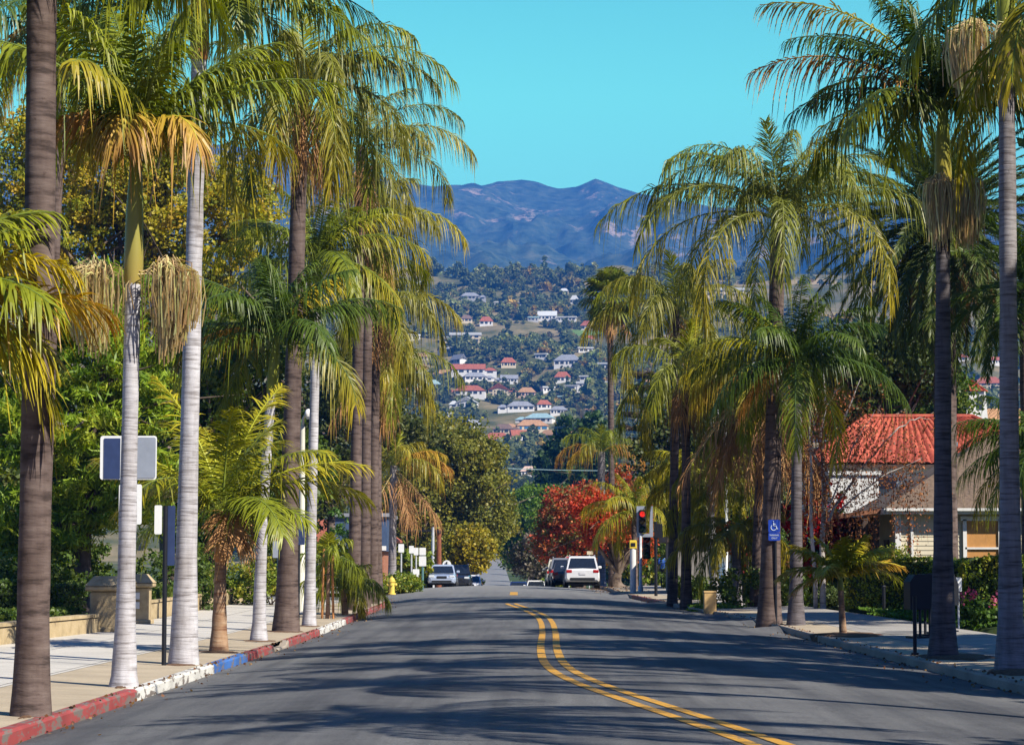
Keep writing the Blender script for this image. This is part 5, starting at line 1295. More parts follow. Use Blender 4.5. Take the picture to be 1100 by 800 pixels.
def tile_roof(mb, a, b, c, d, pitch=.44, amp=.085, cols=3):
    """barrel tiles running from the eave a-b up to the ridge d-c"""
    a, b, c, d = (np.array(p, float) for p in (a, b, c, d))
    L = max(np.linalg.norm(b - a), np.linalg.norm(c - d)); n = int(L / pitch) * 8 + 1; m = 9
    s = np.linspace(0, 1, n); nrm = np.cross(b - a, d - a); nrm /= np.linalg.norm(nrm)
    if nrm[2] < 0: nrm = -nrm
    wave = np.abs(np.sin(s * L / pitch * pi)) ** .8 * amp
    rows = []
    for k in range(m):
        for t, lift in ((k / m, .02), ((k + .97) / m, 0.)):
            e = a + (b - a) * s[:, None]; r = d + (c - d) * s[:, None]
            rows.append(e + (r - e) * t + nrm * (wave + lift)[:, None])
    mb.loft(rows, caps=False, closed=False)
def tile_material():
    m, N, L, b = nodes('terracotta_tiles')
    n = noise(N, L, 3.2, 4); n2 = noise(N, L, .5, 5)
    c = ramp(N, L, n.outputs[0], [(.3, (.26, .04, .022)), (.5, (.42, .075, .038)), (.7, (.54, .14, .07))])
    g = ramp(N, L, n2.outputs[0], [(.35, (.75, .7, .68)), (.6, (1, 1, 1))])
    L.new(mixc(N, L, c.outputs[0], g.outputs[0], 1., 'MULTIPLY'), b.inputs['Base Color']); b.inputs['Roughness'].default_value = .75
    return m
M_tile = tile_material()
def red_house():
    Y = 112.; g = ground(14, 105)
    e = W(900, 498, Y)[2]; rg = W(950, 449, Y + 5)[2]
    x0 = W(868, 500, Y)[0]; x1 = W(1090, 500, Y)[0] + 3
    th = thing('tiled_house', 'two storey white stucco house with bright red barrel tile roof', 'house', ((x0 + x1) / 2, Y + 5, g))
    mb = MB(); mb.box(((x0 + x1) / 2, Y + 5.3, g - .2), (x1 - x0 - 1.2, 9.2, e - g + .12)); mb.build('wall', M_whitewall, th, tint=False)
    mb = MB(); xm0, xm1 = x0 + 3.4, x1 - 4
    tile_roof(mb, (x0, Y, e), (x1, Y, e), (xm1, Y + 5, rg), (xm0, Y + 5, rg)); tile_roof(mb, (x0, Y + 10.6, e), (x0, Y, e), (xm0, Y + 5, rg), (xm0, Y + 5.2, rg)); tile_roof(mb, (x1, Y, e), (x1, Y + 10.6, e), (xm1, Y + 5.2, rg), (xm1, Y + 5, rg)); tile_roof(mb, (x1, Y + 10.6, e), (x0, Y + 10.6, e), (xm0, Y + 5.2, rg), (xm1, Y + 5.2, rg))
    for a, b in (((x0, Y, e), (xm0, Y + 5, rg)), ((xm0, Y + 5, rg), (xm1, Y + 5, rg)), ((xm1, Y + 5, rg), (x1, Y, e))):
        a, b = np.array(a), np.array(b); mb.tube([a + (b - a) * t + np.array([0, 0, .07]) for t in np.linspace(0, 1, 12)], .13, 8)
    mb.build('roof', M_tile, th, tint=False)
    mb = MB(); mb.box(((x0 + x1) / 2, Y - .02, e - .22), (x1 - x0, .1, .18)); mb.build('fascia', M_post, th, tint=False)
    for px in (1000, 950):
        f = MB(); q = W(px, 520, Y); f.box((q[0], Y + .66, e - 1.7), (1.5, .1, 1.2)); wf = f.build('window', M_trim, th, tint=False)
        f = MB(); f.box((q[0], Y + .6, e - 1.6), (1.3, .04, 1.0)); f.build('pane', M_glass, wf, tint=False)
    # lower white wing facing the street corner with its shop window
    Y2 = 103.; xa, xb = W(893, 600, Y2)[0], W(945, 600, Y2)[0]; h = W(900, 505, Y2)[2]
    mb = MB(); mb.box(((xa + xb) / 2, Y2 + 4, g - .2), (xb - xa, 8, h - g)); mb.box(((xa + xb) / 2, Y2 + 4, h - .2), (xb - xa + .2, 8.2, .16)); mb.build('side_wing', M_whitewall, th, tint=False)
    q = W(926, 606, Y2); f = MB()
    f.box((q[0] + .1, Y2 - .05, g + .6), (1.7, .12, 1.6)); wf = f.build('window', M_trim, th, tint=False)
    f = MB(); f.box((q[0] - .32, Y2 - .13, g + .7), (.72, .05, 1.4)); f.build('pane', M_bluewin, wf, tint=False); f = MB(); f.box((q[0] + .5, Y2 - .13, g + .7), (.72, .05, 1.4)); f.build('pane', M_bluewin, wf, tint=False)
red_house()
def chimney_tower():
    Y = 150.; c = W(1044, 450, Y); g = ground(c[0], Y)
    th = thing('bell_tower', 'white stucco turret with a little red tile cap above the tiled roof', 'tower', (c[0], Y, g))
    k = Y / F; z1 = W(1044, 421, Y)[2]; z0 = W(1044, 450, Y)[2]; w = 25 * k
    mb = MB(); mb.box((c[0], Y, g), (w * 1.18, w * 1.18, z0 - g)); mb.box((c[0], Y, z0), (w * 1.15, w * 1.15, z1 - z0), taper=.88); mb.build('wall', M_whitewall, th, tint=False)
    mb = MB(); o = w * .58
    for a, b in (((-o, -o), (o, -o)), ((o, -o), (o, o)), ((o, o), (-o, o)), ((-o, o), (-o, -o))):
        t = (c[0], Y, z1 + .7); tile_roof(mb, (c[0] + a[0], Y + a[1], z1 - .05), (c[0] + b[0], Y + b[1], z1 - .05), t, t, pitch=.3)
    mb.build('roof', M_tile, th, tint=False)
    for dx in (-.3, .25):
        mb = MB(); mb.box((c[0] + dx * w, Y - w * .53, z1 - 1.1), (w * .22, .2, .75)); mb.build('window', M_glass, th, tint=False)
chimney_tower()
def neighbour_tile_roof():
    Y = 165.; g = ground(PXx(1060, Y), Y); x0, x1 = PXx(1018, Y), PXx(1018, Y) + 9; e = W(1060, 460, Y)[2]; r = W(1060, 444, Y)[2]
    th = thing('tiled_house', 'house behind with paler terracotta tiles beside the white turret', 'house', ((x0 + x1) / 2, Y + 3, g))
    mb = MB(); mb.box(((x0 + x1) / 2, Y + 3.5, g), (x1 - x0 - .8, 6, e - g)); mb.build('wall', M_creamwall, th, tint=False)
    mb = MB(); tile_roof(mb, (x0, Y, e), (x1, Y, e), (x1, Y + 3.5, r + .5), (x0 + 3, Y + 3.5, r + .5), .4); tile_roof(mb, (x1, Y + 7, e), (x0, Y + 7, e), (x0 + 3, Y + 3.5, r + .5), (x1, Y + 3.5, r + .5), .4); tile_roof(mb, (x0, Y + 7, e), (x0, Y, e), (x0 + 3, Y + 3.5, r + .5), (x0 + 3, Y + 3.5, r + .5), .4)
    mb.build('roof', M_tan, th, tint=False)
neighbour_tile_roof()
def garage():
    Y = 107.; x0, x1 = W(724, 600, Y)[0], W(822, 600, Y)[0]; g = ground(8, Y); h = W(750, 582, Y)[2]
    th = thing('garage', 'low grey walled garage with a blue grey door behind the palms', 'garage', ((x0 + x1) / 2, Y + 3, g))
    mb = MB(); mb.box(((x0 + x1) / 2, Y + 3, g - .2), (x1 - x0, 6, h - g + .2)); mb.build('wall', plain('warm_grey_stucco', (.24, .22, .20), .9, var=.1), th, tint=False)
    mb = MB(); mb.box(((x0 + x1) / 2, Y + 3, h + .002), (x1 - x0 + .6, 6.6, .25)); mb.build('roof', M_brownroof, th, tint=False)
    q = W(790, 600, Y)[0]; mb = MB()
    for i in range(5): mb.box((q, Y - .05, g + .03 + i * .44), (1.7, .08, .42), ch=.02)
    mb.build('door', plain('blue_grey_paint', (.10, .17, .27), .5), th, tint=False)
garage()
def left_houses():
    # glimpses between the trunks on the left
    Y = 175.; g = ground(PXx(360, Y), Y); c = PXx(358, Y); z = W(0, 582, Y)[2]
    th = thing('red_roof_house', 'low house with rust red roof glimpsed left of the four brown trunks', 'house', (c, Y + 4, g))
    mb = MB(); mb.box((c, Y + 4, g), (8, 7, max(z - g, 2.4))); mb.build('wall', M_creamwall, th, tint=False); z = g + max(z - g, 2.4)
    mb = MB(); mb.loft([[(c - 4.6, Y, z), (c + 4.6, Y, z), (c + 4.6, Y + 8, z), (c - 4.6, Y + 8, z)], [(c - 4.6, Y, z + .15), (c + 4.6, Y, z + .15), (c + 4.6, Y + 8, z + .15), (c - 4.6, Y + 8, z + .15)], [(c - 2.5, Y + 3.9, z + 1.7), (c + 2.5, Y + 3.9, z + 1.7), (c + 2.5, Y + 4.1, z + 1.7), (c - 2.5, Y + 4.1, z + 1.7)]]); mb.build('roof', M_red, th, tint=False)
    for d in (-1.8, 1.2): mb = MB(); mb.box((c + d, Y + .47, g + 1.1), (1.4, .1, 1.)); mb.build('window', M_glass, th, tint=False)
    Y = 135.; x1 = PXx(416, Y); g = ground(x1 - 2, Y); z1, z2 = W(0, 592, Y)[2], W(0, 555, Y)[2]
    th = thing('brick_building', 'building with brick base and dark blue upper storey beside the four brown trunks', 'building', (x1 - 1.5, Y + 4, g))
    mb = MB(); mb.box((x1 - 1.5, Y + 4, g - .1), (2.6, 8, z1 - g + .1)); mb.build('wall', plain('orange_brick', (.34, .14, .08), .9, var=.3, scale=9), th, tint=False)
    mb = MB(); mb.box((x1 - 1.45, Y + 3.9, z1), (2.9, 8.2, z2 - z1)); mb.build('upper_storey', plain('dark_blue_cladding', (.055, .09, .17), .5, var=.15), th, tint=False)
    mb = MB(); mb.box((x1 - 1.45, Y + 3.9, z2), (3.2, 8.6, .2)); mb.build('roof', M_greyroof, th, tint=False)
    mb = MB(); mb.box((x1 - .3, Y - .22, z1 + .05), (.5, .03, .25)); mb.build('window', M_trim, th, tint=False)
left_houses()
def garden_wall():
    m, N, L, b = nodes('sandstone_render')
    n1 = noise(N, L, 2.2, 7, .7); n2 = noise(N, L, 22, 4)
    c = ramp(N, L, n1.outputs[0], [(.3, (.25, .18, .10)), (.5, (.46, .35, .19)), (.75, (.56, .44, .27))])
    L.new(c.outputs[0], b.inputs['Base Color']); b.inputs['Roughness'].default_value = .9; bump(N, L, b, n2.outputs[0], .5, .02)
    def run(label, ys, xf, h):
        cy = ys[len(ys) // 2]; th = thing('garden_wall', label, 'wall', (xf(cy), cy, ground(xf(cy), cy)))
        mb = MB(); rings = []
        for y in ys:
            z = ground(xf(y), y); w = .24
            rings.append([(xf(y) - w, y, z - .2), (xf(y) - w, y, z + h - .05), (xf(y) - w * .7, y, z + h), (xf(y) - .06, y, z + h), (xf(y), y, z + h - .05), (xf(y), y, z - .2)])
        mb.loft(rings); mb.build('wall', m, th, tint=False)
        mb = MB()
        mb.loft([[(r[1][0] - .03, r[1][1], r[2][2] - .02), (r[1][0] - .03, r[1][1], r[2][2] + .05), (r[4][0] + .03, r[1][1], r[2][2] + .05), (r[4][0] + .03, r[1][1], r[2][2] - .02)] for r in rings]); mb.build('coping', m, th, tint=False)
    run('low sandstone coloured garden wall at the left edge of the pavement', np.arange(26, 55.1, 1.), lambda y: -9.75 - .35 * max(0, (47 - y) / 12) + .25 * max(0, (y - 50) / 5), .36)
    run('low sandstone coloured garden wall beyond the gate pillars', np.arange(62.6, 93, 1.), lambda y: -9.95, .46)
    run('low sandstone coloured wall with climbing plants further along the left pavement', np.arange(108.5, 150, 2.), lambda y: xl(y) - 5.2, .5)
    for y, x, lab in ((55.6, -9.45, 'sandstone gate pillar half hidden behind the slim white palm'), (62.2, -9.75, 'sandstone gate pillar with papers pinned on it, right of the slim white palm')):
        g = ground(x, y); th = thing('gate_pillar', lab, 'pillar', (x, y, g))
        mb = MB(); mb.box((x, y, g - .1), (.62, .62, 1.02), ch=.03); mb.build('shaft', m, th, tint=False)
        mb = MB(); mb.box((x, y, g + .92), (.82, .82, .12), ch=.03); mb.box((x, y, g + 1.04), (.84, .84, .22), taper=.55); mb.build('cap', m, th, tint=False)
        mb = MB(); mb.box((x, y, g - .02), (.74, .74, .12), ch=.02); mb.build('plinth', m, th, tint=False)
        if y > 60:
            for dz in (.62, .38):
                mb = MB(); mb.box((x, y - .325, g + dz), (.2, .012, .17)); mb.build('paper_notice', plain('white_paper', (.75, .74, .72), .7), th, tint=False)
garden_wall()

# ------------------------------------------------------------------ signs and posts
M_steel = plain('sign_back_metal', (.42, .46, .52), .45, .5, var=.08)
M_white = plain('white_sign_paint', (.78, .79, .78), .5, var=.04)
M_navy = plain('navy_sign_paint', (.03, .05, .13), .45, var=.15)
M_dark = plain('dark_metal', (.018, .02, .026), .5, .4)
M_teal = plain('teal_metal', (.10, .22, .22), .5, .2)
M_galv = plain('galvanised_post', (.55, .57, .58), .5, .4)
M_blue = plain('access_blue', (.012, .05, .36), .45, var=.08)
def text_part(txt, size, loc, mat, parent, name='lettering', rz=0., depth=.002):
    cu = bpy.data.curves.new(name, 'FONT'); cu.body = txt; cu.size = size; cu.align_x = 'CENTER'; cu.align_y = 'CENTER'; cu.extrude = depth
    o = bpy.data.objects.new('tmp', cu); COL.objects.link(o)
    dg = bpy.context.evaluated_depsgraph_get(); me = bpy.data.meshes.new_from_object(o.evaluated_get(dg))
    bpy.data.objects.remove(o); bpy.data.curves.remove(cu)
    ob = bpy.data.objects.new(name, me); COL.objects.link(ob); me.materials.clear(); me.materials.append(mat)
    ob.parent = parent; ob.location = np.array(loc) - np.array(parent['_w']); ob.rotation_euler = (pi / 2, 0, rz)
    return ob
def plate(mb, c, w, h, rz=0., t=.012, r=.03):
    """upright plate with rounded corners, centred on c"""
    pts = []
    for sx, sz, a0 in ((1, 1, 0), (-1, 1, pi / 2), (-1, -1, pi), (1, -1, 3 * pi / 2)):
        for k in range(4):
            a = a0 + k * pi / 6; pts.append((sx * (w / 2 - r) + r * cos(a), sz * (h / 2 - r) + r * sin(a)))
    rings = []
    for s in (-t / 2, t / 2):
        q = rot(np.array([(a, s) for a, b in pts]), rz, (c[0], c[1])); rings.append(np.c_[q, [c[2] + b for a, b in pts]])
    mb.loft(rings)
def post(th, x, y, z0, z1, r, mat, name='post', n=10):
    mb = MB(); mb.tube([(x, y, z0 - .15), (x, y, z1)], r, n); return mb.build(name, mat, th, smooth=True, tint=False)
def signs():
    # wide board behind the slim white palm
    Y = 38.2; g = W(138, 491, Y); k = Y / F; x = W(139, 491, Y)[0]; z0 = ground(x, Y)
    th = thing('street_sign', 'wide grey sign board, navy panel on its left half, behind the slim white palm', 'sign', (x, Y, z0))
    post(th, x, Y + .06, z0, W(138, 466, Y)[2], .035, M_galv)
    a, b = W(108, 468, Y), W(168, 515, Y); mb = MB(); plate(mb, ((a[0] + b[0]) / 2, Y, (a[2] + b[2]) / 2), b[0] - a[0], a[2] - b[2], r=.04); mb.build('board', M_white, th, tint=False)
    a2, b2 = W(112, 470, Y), W(129, 515, Y); mb = MB(); plate(mb, ((a2[0] + b2[0]) / 2, Y - .012, (a2[2] + b2[2]) / 2), b2[0] - a2[0], a2[2] - b2[2] - .02, r=.01); mb.build('navy_panel', M_navy, th, tint=False)
    a2, b2 = W(134, 469, Y), W(167, 514, Y); mb = MB(); plate(mb, ((a2[0] + b2[0]) / 2, Y - .012, (a2[2] + b2[2]) / 2), b2[0] - a2[0], a2[2] - b2[2] - .02, r=.03); mb.build('grey_panel', M_steel, th, tint=False)
    a, b = W(128, 520, Y), W(152, 563, Y); mb = MB(); plate(mb, ((a[0] + b[0]) / 2, Y - .004, (a[2] + b[2]) / 2), b[0] - a[0], a[2] - b[2]); mb.build('lower_plate', M_white, th, tint=False)
    # dark post between the white palms, sign seen nearly edge on
    b = G(176, 714); Y = b[1]
    th = thing('sign_post', 'thin dark post with an edge on sign between the two white palms', 'sign', b)
    post(th, b[0], Y, b[2], W(0, 543, Y)[2], .038, M_dark)
    c = W(170, 558, Y); mb = MB(); plate(mb, (c[0], Y, c[2]), 8 * Y / F, 31 * Y / F, r=.02); mb.build('white_plate', M_white, th, tint=False)
    c = W(182, 575, Y); mb = MB(); plate(mb, (c[0], Y + .05, c[2]), 11 * Y / F, 64 * Y / F, r=.02); mb.build('navy_plate', M_navy, th, tint=False)
    # dark sign by the lamp post
    b = G(320.5, 672); Y = b[1]
    th = thing('parking_sign', 'dark backed rectangular sign on a black post beside the cream lamp post', 'sign', b)
    post(th, b[0], Y, b[2], W(0, 562, Y)[2], .035, M_dark)
    c = W(322, 573, Y); mb = MB(); plate(mb, (c[0], Y - .04, c[2]), 11 * Y / F, 24 * Y / F); mb.build('plate', M_navy, th, tint=False)
    b = G(298.5, 668); Y = b[1]
    th = thing('sign_post', 'slim teal post behind the tall brown palm on the left', 'post', b)
    post(th, b[0], Y, b[2], W(0, 585, Y)[2], .035, M_teal); mb = MB(); plate(mb, (b[0], Y - .04, W(0, 590, Y)[2]), .3, .45); mb.build('plate', M_steel, th, tint=False)
    # white signs by the hydrant
    for px, pt, pb, wpx, hpx, base, pm, lab in ((431, 584, 593, 6, 9, 628, M_galv, 'white sign on a thin post, leftmost of the group by the hydrant'), (442, 586, 594, 5, 8, 628, M_galv, 'small white sign second from the left in the group by the hydrant'), (447, 588, 596, 5, 8, 628, M_galv, 'small white sign third from the left in the group by the hydrant'), (454, 588, 602, 7, 8, 634, M_teal, 'white double sign on a teal post nearest the silver car'), (447, 611, 620, 7, 10, 636, M_white, 'low white sign on a short white post by the kerb')):
        Y = 122 if base > 630 else 128; x = PXx(px, Y); g = ground(x, Y); k = Y / F
        th = thing('street_sign', lab, 'sign', (x, Y, g)); z = W(0, pt, Y)[2]
        post(th, x, Y, g, z, .045 if pm is not M_teal else .06, pm, n=8)
        mb = MB(); plate(mb, (x, Y - .07, z - hpx * k / 2), wpx * k, hpx * k); mb.build('plate', M_white, th, tint=False)
        if pm is M_teal: mb = MB(); plate(mb, (x, Y - .07, z - hpx * k - .3), .36, .5); mb.build('plate', M_white, th, tint=False)
    # round white sign back beyond the silver car
    Y = 170.; x = PXx(480, Y); g = ground(x, Y)
    th = thing('round_sign', 'round white sign disc on a dark post above the dark parked car', 'sign', (x, Y, g)); z = W(0, 606, Y)[2]; post(th, x, Y - .1, g, z + .2, .045, M_dark)
    mb = MB(); a = np.linspace(0, 2 * pi, 28, endpoint=False); mb.loft([[(x + .3 * cos(t), Y + s, z + .3 * sin(t)) for t in a] for s in (-.01, .01)]); mb.build('disc', M_white, th, tint=False)
    # utility poles
    for px, pt, Y, r, mat, arm, lab in ((465, 566, 200, .14, M_galv, 1, 'thin grey pole with a cross arm left of the two brown poles'), (471.5, 568, 185, .2, plain('red_brown_timber', (.22, .075, .035), .85, var=.25), 0, 'thick red brown timber pole behind the silver car'), (490, 568, 195, .15, plain('red_brown_timber', (.22, .075, .035), .85), 0, 'slimmer red brown timber pole right of the thick one')):
        x = PXx(px, Y); g = ground(x, Y); th = thing('utility_pole', lab, 'pole', (x, Y, g)); z = W(0, pt, Y)[2]
        mb = MB(); mb.tube([(x, Y, g - .2), (x, Y, z)], [r * 1.1, r * .85], 10); mb.build('pole', mat, th, smooth=True, tint=False)
        mb = MB()
        if arm: mb.box((x - .9, Y, z - .35), (3.0, .12, .12)); mb.box((x + .2, Y, z), (.5, .12, .12))
        else: mb.box((x, Y - r, z - .3), (.3, .2, .22))
        mb.build('cross_arm', M_dark, th, tint=False)
    # access sign
    b = G(833.5, 669); Y = b[1] - .5; x = PXx(832, Y); g = ground(x, Y); k = Y / F
    th = thing('access_sign', 'blue wheelchair parking sign on a dark post before the thick palm trunk', 'sign', (x, Y, g)); zt = W(0, 558, Y)[2]
    post(th, x + .03, Y + .06, g, zt - .03, .04, M_dark)
    mb = MB(); plate(mb, (x, Y, zt - 6.8 * k), 12.6 * k, 13.6 * k); p1 = mb.build('symbol_plate', M_blue, th, tint=False)
    mb = MB(); plate(mb, (x, Y, zt - 18.2 * k), 12.6 * k, 8.4 * k); p2 = mb.build('text_plate', M_blue, th, tint=False)
    M_wt = plain('sign_white', (.62, .72, .85), .5, var=.02)
    mb = MB(); q = lambda u, v: (x + u * k, Y - .012, zt - 6.8 * k + v * k); r = .38 * k
    mb.tube([q(-.9, 4.6), q(-.9, 4.61), q(-.9, 5.3), q(-.9, 5.31)], r * 1.5, 8)
    mb.tube([q(-.8, 3.6), q(-.6, .2), q(1.9, .2), q(3.0, -3.2), q(4.0, -2.8)], r * 1.2, 6); mb.tube([q(-.7, 2.2), q(1.6, 2.2)], r, 6)
    mb.tube([q(-.9 + 2.9 * cos(t) + .2, -1.6 + 2.9 * sin(t)) for t in np.linspace(radians(125), radians(360), 16)], r, 6)
    mb.build('wheelchair_symbol', M_wt, p1, tint=False)
    text_part('PARKING', 2.4 * k, (x, Y - .012, zt - 16.6 * k), M_wt, p2); text_part('ONLY', 2.4 * k, (x, Y - .012, zt - 19.8 * k), M_wt, p2)
    # stop sign half hidden by the white car
    Y = 150.; x = PXx(611, Y); g = ground(x, Y); z = W(0, 603, Y)[2]
    th = thing('stop_sign', 'red octagonal stop sign rising just left of the white SUV', 'sign', (x, Y, g)); post(th, x, Y + .06, g, z, .045, M_galv)
    for rr, dy, m, nm in ((.36, 0, M_white, 'rim'), (.335, -.012, plain('sign_red', (.48, .02, .02), .5), 'plate')):
        mb = MB(); a = np.arange(8) * pi / 4 + pi / 8; mb.loft([[(x + rr * cos(t), Y + dy + s, z + rr * sin(t)) for t in a] for s in (-.006, .006)]); pl = mb.build(nm, m, th, tint=False)
    text_part('STOP', .27, (x, Y - .024, z), M_white, pl)
    Y = 165.; x = PXx(633, Y); g = ground(x, Y); z = W(0, 592, Y)[2]
    th = thing('sign_post', 'thin pole with a small pale sign above the white SUV', 'sign', (x, Y, g)); post(th, x, Y, g, z, .04, M_galv); mb = MB(); plate(mb, (x + .05, Y - .06, z - .1), .42, .24); mb.build('plate', M_creamwall, th, tint=False)
    # little white sign by the right hedge
    Y = 63.; x = PXx(1029, Y); g = ground(x, Y); th = thing('yard_sign', 'small white sign standing at the hedge just right of the dark trunk', 'sign', (x, Y, g)); z = W(0, 620, Y)[2]
    post(th, x, Y, g, z - .02, .025, M_galv); mb = MB(); plate(mb, (x, Y - .04, z - .18), .17, .36); mb.build('plate', M_white, th, tint=False)
    # slim dark bollard by the lawn
    Y = 76.; x = PXx(949, Y); g = ground(x, Y); th = thing('bollard', 'slim dark bollard post at the edge of the lawn before the hedge', 'bollard', (x, Y, g)); z = W(0, 630, Y)[2]
    post(th, x, Y, g, z, .055, M_dark); mb = MB(); mb.tube([(x, Y, z), (x, Y, z + .05)], [.075, .05], 10); mb.build('cap', M_dark, th, tint=False)
    Y = 80.; x = PXx(918.5, Y); g = ground(x, Y); th = thing('bollard', 'pale blue grey post beside the waist high palm', 'bollard', (x, Y, g)); z = W(0, 622, Y)[2]; post(th, x, Y, g, z, .05, M_galv); mb = MB(); mb.tube([(x, Y, z), (x, Y, z + .05)], [.07, .05], 10); mb.build('cap', M_galv, th, tint=False)
    # tan pillar
    b = G(763, 661); Y = b[1]; k = Y / F; th = thing('stone_pillar', 'square tan stone pillar at the corner of the shrub bed', 'pillar', b)
    mb = MB(); mb.box((b[0], Y + .2, b[2] - .1), (13 * k, .42, 26 * k + .05), ch=.02); mb.build('shaft', plain('tan_stone', (.55, .36, .15), .85, var=.12), th, tint=False); mb = MB(); mb.box((b[0], Y + .2, b[2] + 26 * k - .052), (13.6 * k, .45, .06), ch=.01); mb.build('cap', plain('tan_stone', (.55, .36, .15)), th, tint=False)
signs()
def lamps():
    def lamp(label, px, pt, pb, Y, mat, side):
        x = PXx(px, Y); g = ground(x, Y); z = W(0, pt, Y)[2]; th = thing('street_lamp', label, 'street lamp', (x, Y, g))
        mb = MB(); mb.tube([(x, Y, g - .1), (x, Y, g + .5), (x, Y, g + .55), (x, Y, z)], [.17, .16, .11, .08], 12); mb.build('post', mat, th, smooth=True, tint=False)
        a = [(x, Y, z - .05), (x + side * .08, Y - .05, z + .25), (x + side * .35, Y - .2, z + .38)]
        mb = MB(); mb.tube(a, [.05, .045, .035], 8); mb.build('arm', mat, th, smooth=True, tint=False)
        mb = MB(); h = np.array(a[-1]); t = np.linspace(0, 1, 7); mb.tube([h + np.array([side * .55 * q, -.1 * q, .02]) for q in t], .04 + .12 * np.sin(pi * np.clip(t * .9 + .1, 0, 1)), 10); mb.build('lamp_head', M_trim, th, smooth=True, tint=False)
        mb = MB(); mb.tube([h + np.array([side * .3, -.06, -.16]), h + np.array([side * .3, -.06, -.08])], [.07, .13], 12); mb.build('lens', plain('lamp_lens', (.7, .72, .7), .2), th, smooth=True, tint=False)
    lamp('cream lamp post between the tall brown palm and the straight white palm', 324, 458, 650, 78, plain('cream_metal', (.62, .60, .50), .5, var=.06), .35)
    lamp('white street lamp rising through the palms on the right', 780, 455, 640, 100, M_galv, -.5)
lamps()
def signal():
    b = np.array([PXx(688, 113), 113., 0]); b[2] = ground(b[0], b[1]); Y = b[1]; k = Y / F
    th = thing('traffic_light', 'traffic signal showing red beside the brown palm pair', 'traffic light', b)
    z = W(0, 545, Y)[2]
    mb = MB(); mb.tube([(b[0], Y, b[2] - .1), (b[0], Y, b[2] + .25), (b[0], Y, b[2] + .3), (b[0], Y, z - .2)], [.13, .12, .075, .07], 12); mb.build('post', M_galv, th, smooth=True, tint=False)
    def head(c, back, lit, nm):
        mb = MB(); mb.box((c[0], c[1], c[2] - .53), (.34, .26, 1.06), ch=.03); h = mb.build(nm, M_dark, th, tint=False)
        if back:
            # grey frame round the head, as a border of four bars
            mb = MB()
            for dx, dz, w, hh in ((-.30, -.72, .16, 1.44), (.30, -.72, .16, 1.44), (0, .56, .44, .16), (0, -.72, .44, .16)): mb.box((c[0] + dx + .12, c[1] + .16, c[2] + dz), (w, .03, hh))
            mb.build('back_plate', M_steel, th, tint=False)
        for i, col in enumerate(((.5, .01, .01), (.10, .07, .01), (.01, .06, .03))):
            zc = c[2] + .34 - i * .34
            mb = MB(); a = np.linspace(0, 2 * pi, 20, endpoint=False); mb.loft([[(c[0] + r * cos(t), c[1] - .131 - d, zc + r * sin(t)) for t in a] for r, d in ((.13, 0), (.11, .02), (.01, .03))], caps=False)
            m = bpy.data.materials.get('signal_lens_%d_%d' % (i, lit))
            if not m:
                m, N, L, bb = nodes('signal_lens_%d_%d' % (i, lit)); bb.inputs['Base Color'].default_value = (*[v * (1 if lit or i == 2 else .25) for v in col], 1); bb.inputs['Roughness'].default_value = .2
                if i == 0 and lit: bb.inputs['Emission Color'].default_value = (1, .03, .02, 1); bb.inputs['Emission Strength'].default_value = .5
            mb.build('lens', m, h, smooth=True, tint=False)
            mb = MB(); a = np.linspace(0, pi, 10); mb.loft([[(c[0] + .15 * cos(t), c[1] - .13 - d, zc + .15 * sin(t)) for t in a] for d in (0, .2)], caps=False, closed=False); mb.build('visor', M_dark, h, tint=False)
    head((W(690, 560, Y)[0], Y - .05, W(0, 560, Y)[2]), True, 1, 'signal_head')
    head((W(695, 586, Y)[0], Y + .3, W(0, 588, Y)[2]), False, 0, 'far_signal_head')
    mb = MB(); mb.tube([(b[0], Y, W(0, 573, Y)[2]), (b[0] + .1, Y - .02, W(0, 573, Y)[2])], .04, 6); mb.tube([(b[0], Y, z - .25), (W(690, 560, Y)[0], Y, z - .28)], .04, 6); mb.build('bracket', M_galv, th, tint=False)
    Y = 112.; x = PXx(680, Y); g = ground(x, Y); z = W(0, 581, Y)[2]
    th = thing('crossing_post', 'stout white post with a yellow push button box on top, left of the traffic signal', 'post', (x, Y, g))
    mb = MB(); mb.tube([(x, Y, g - .1), (x, Y, z - .3)], .14, 14); mb.build('post', M_trim, th, smooth=True, tint=False)
    mb = MB(); mb.box((x, Y, z - .36), (.34, .3, .4), ch=.03); bx = mb.build('signal_box', plain('yellow_paint', (.72, .52, .05), .45), th, tint=False)
    mb = MB(); mb.box((x, Y - .16, z - .24), (.2, .02, .16)); mb.build('dark_lens', M_dark, bx, tint=False)
    Y = 104.; x = PXx(704.5, Y); g = ground(x, Y); th = thing('sign_post', 'dark slim pole between the traffic signal and the brown palm pair', 'pole', (x, Y, g)); post(th, x, Y, g, W(0, 560, Y)[2], .07, M_dark); mb = MB(); plate(mb, (x + .12, Y - .08, W(0, 570, Y)[2]), .34, .6); mb.build('plate', M_dark, th, tint=False)
signal()
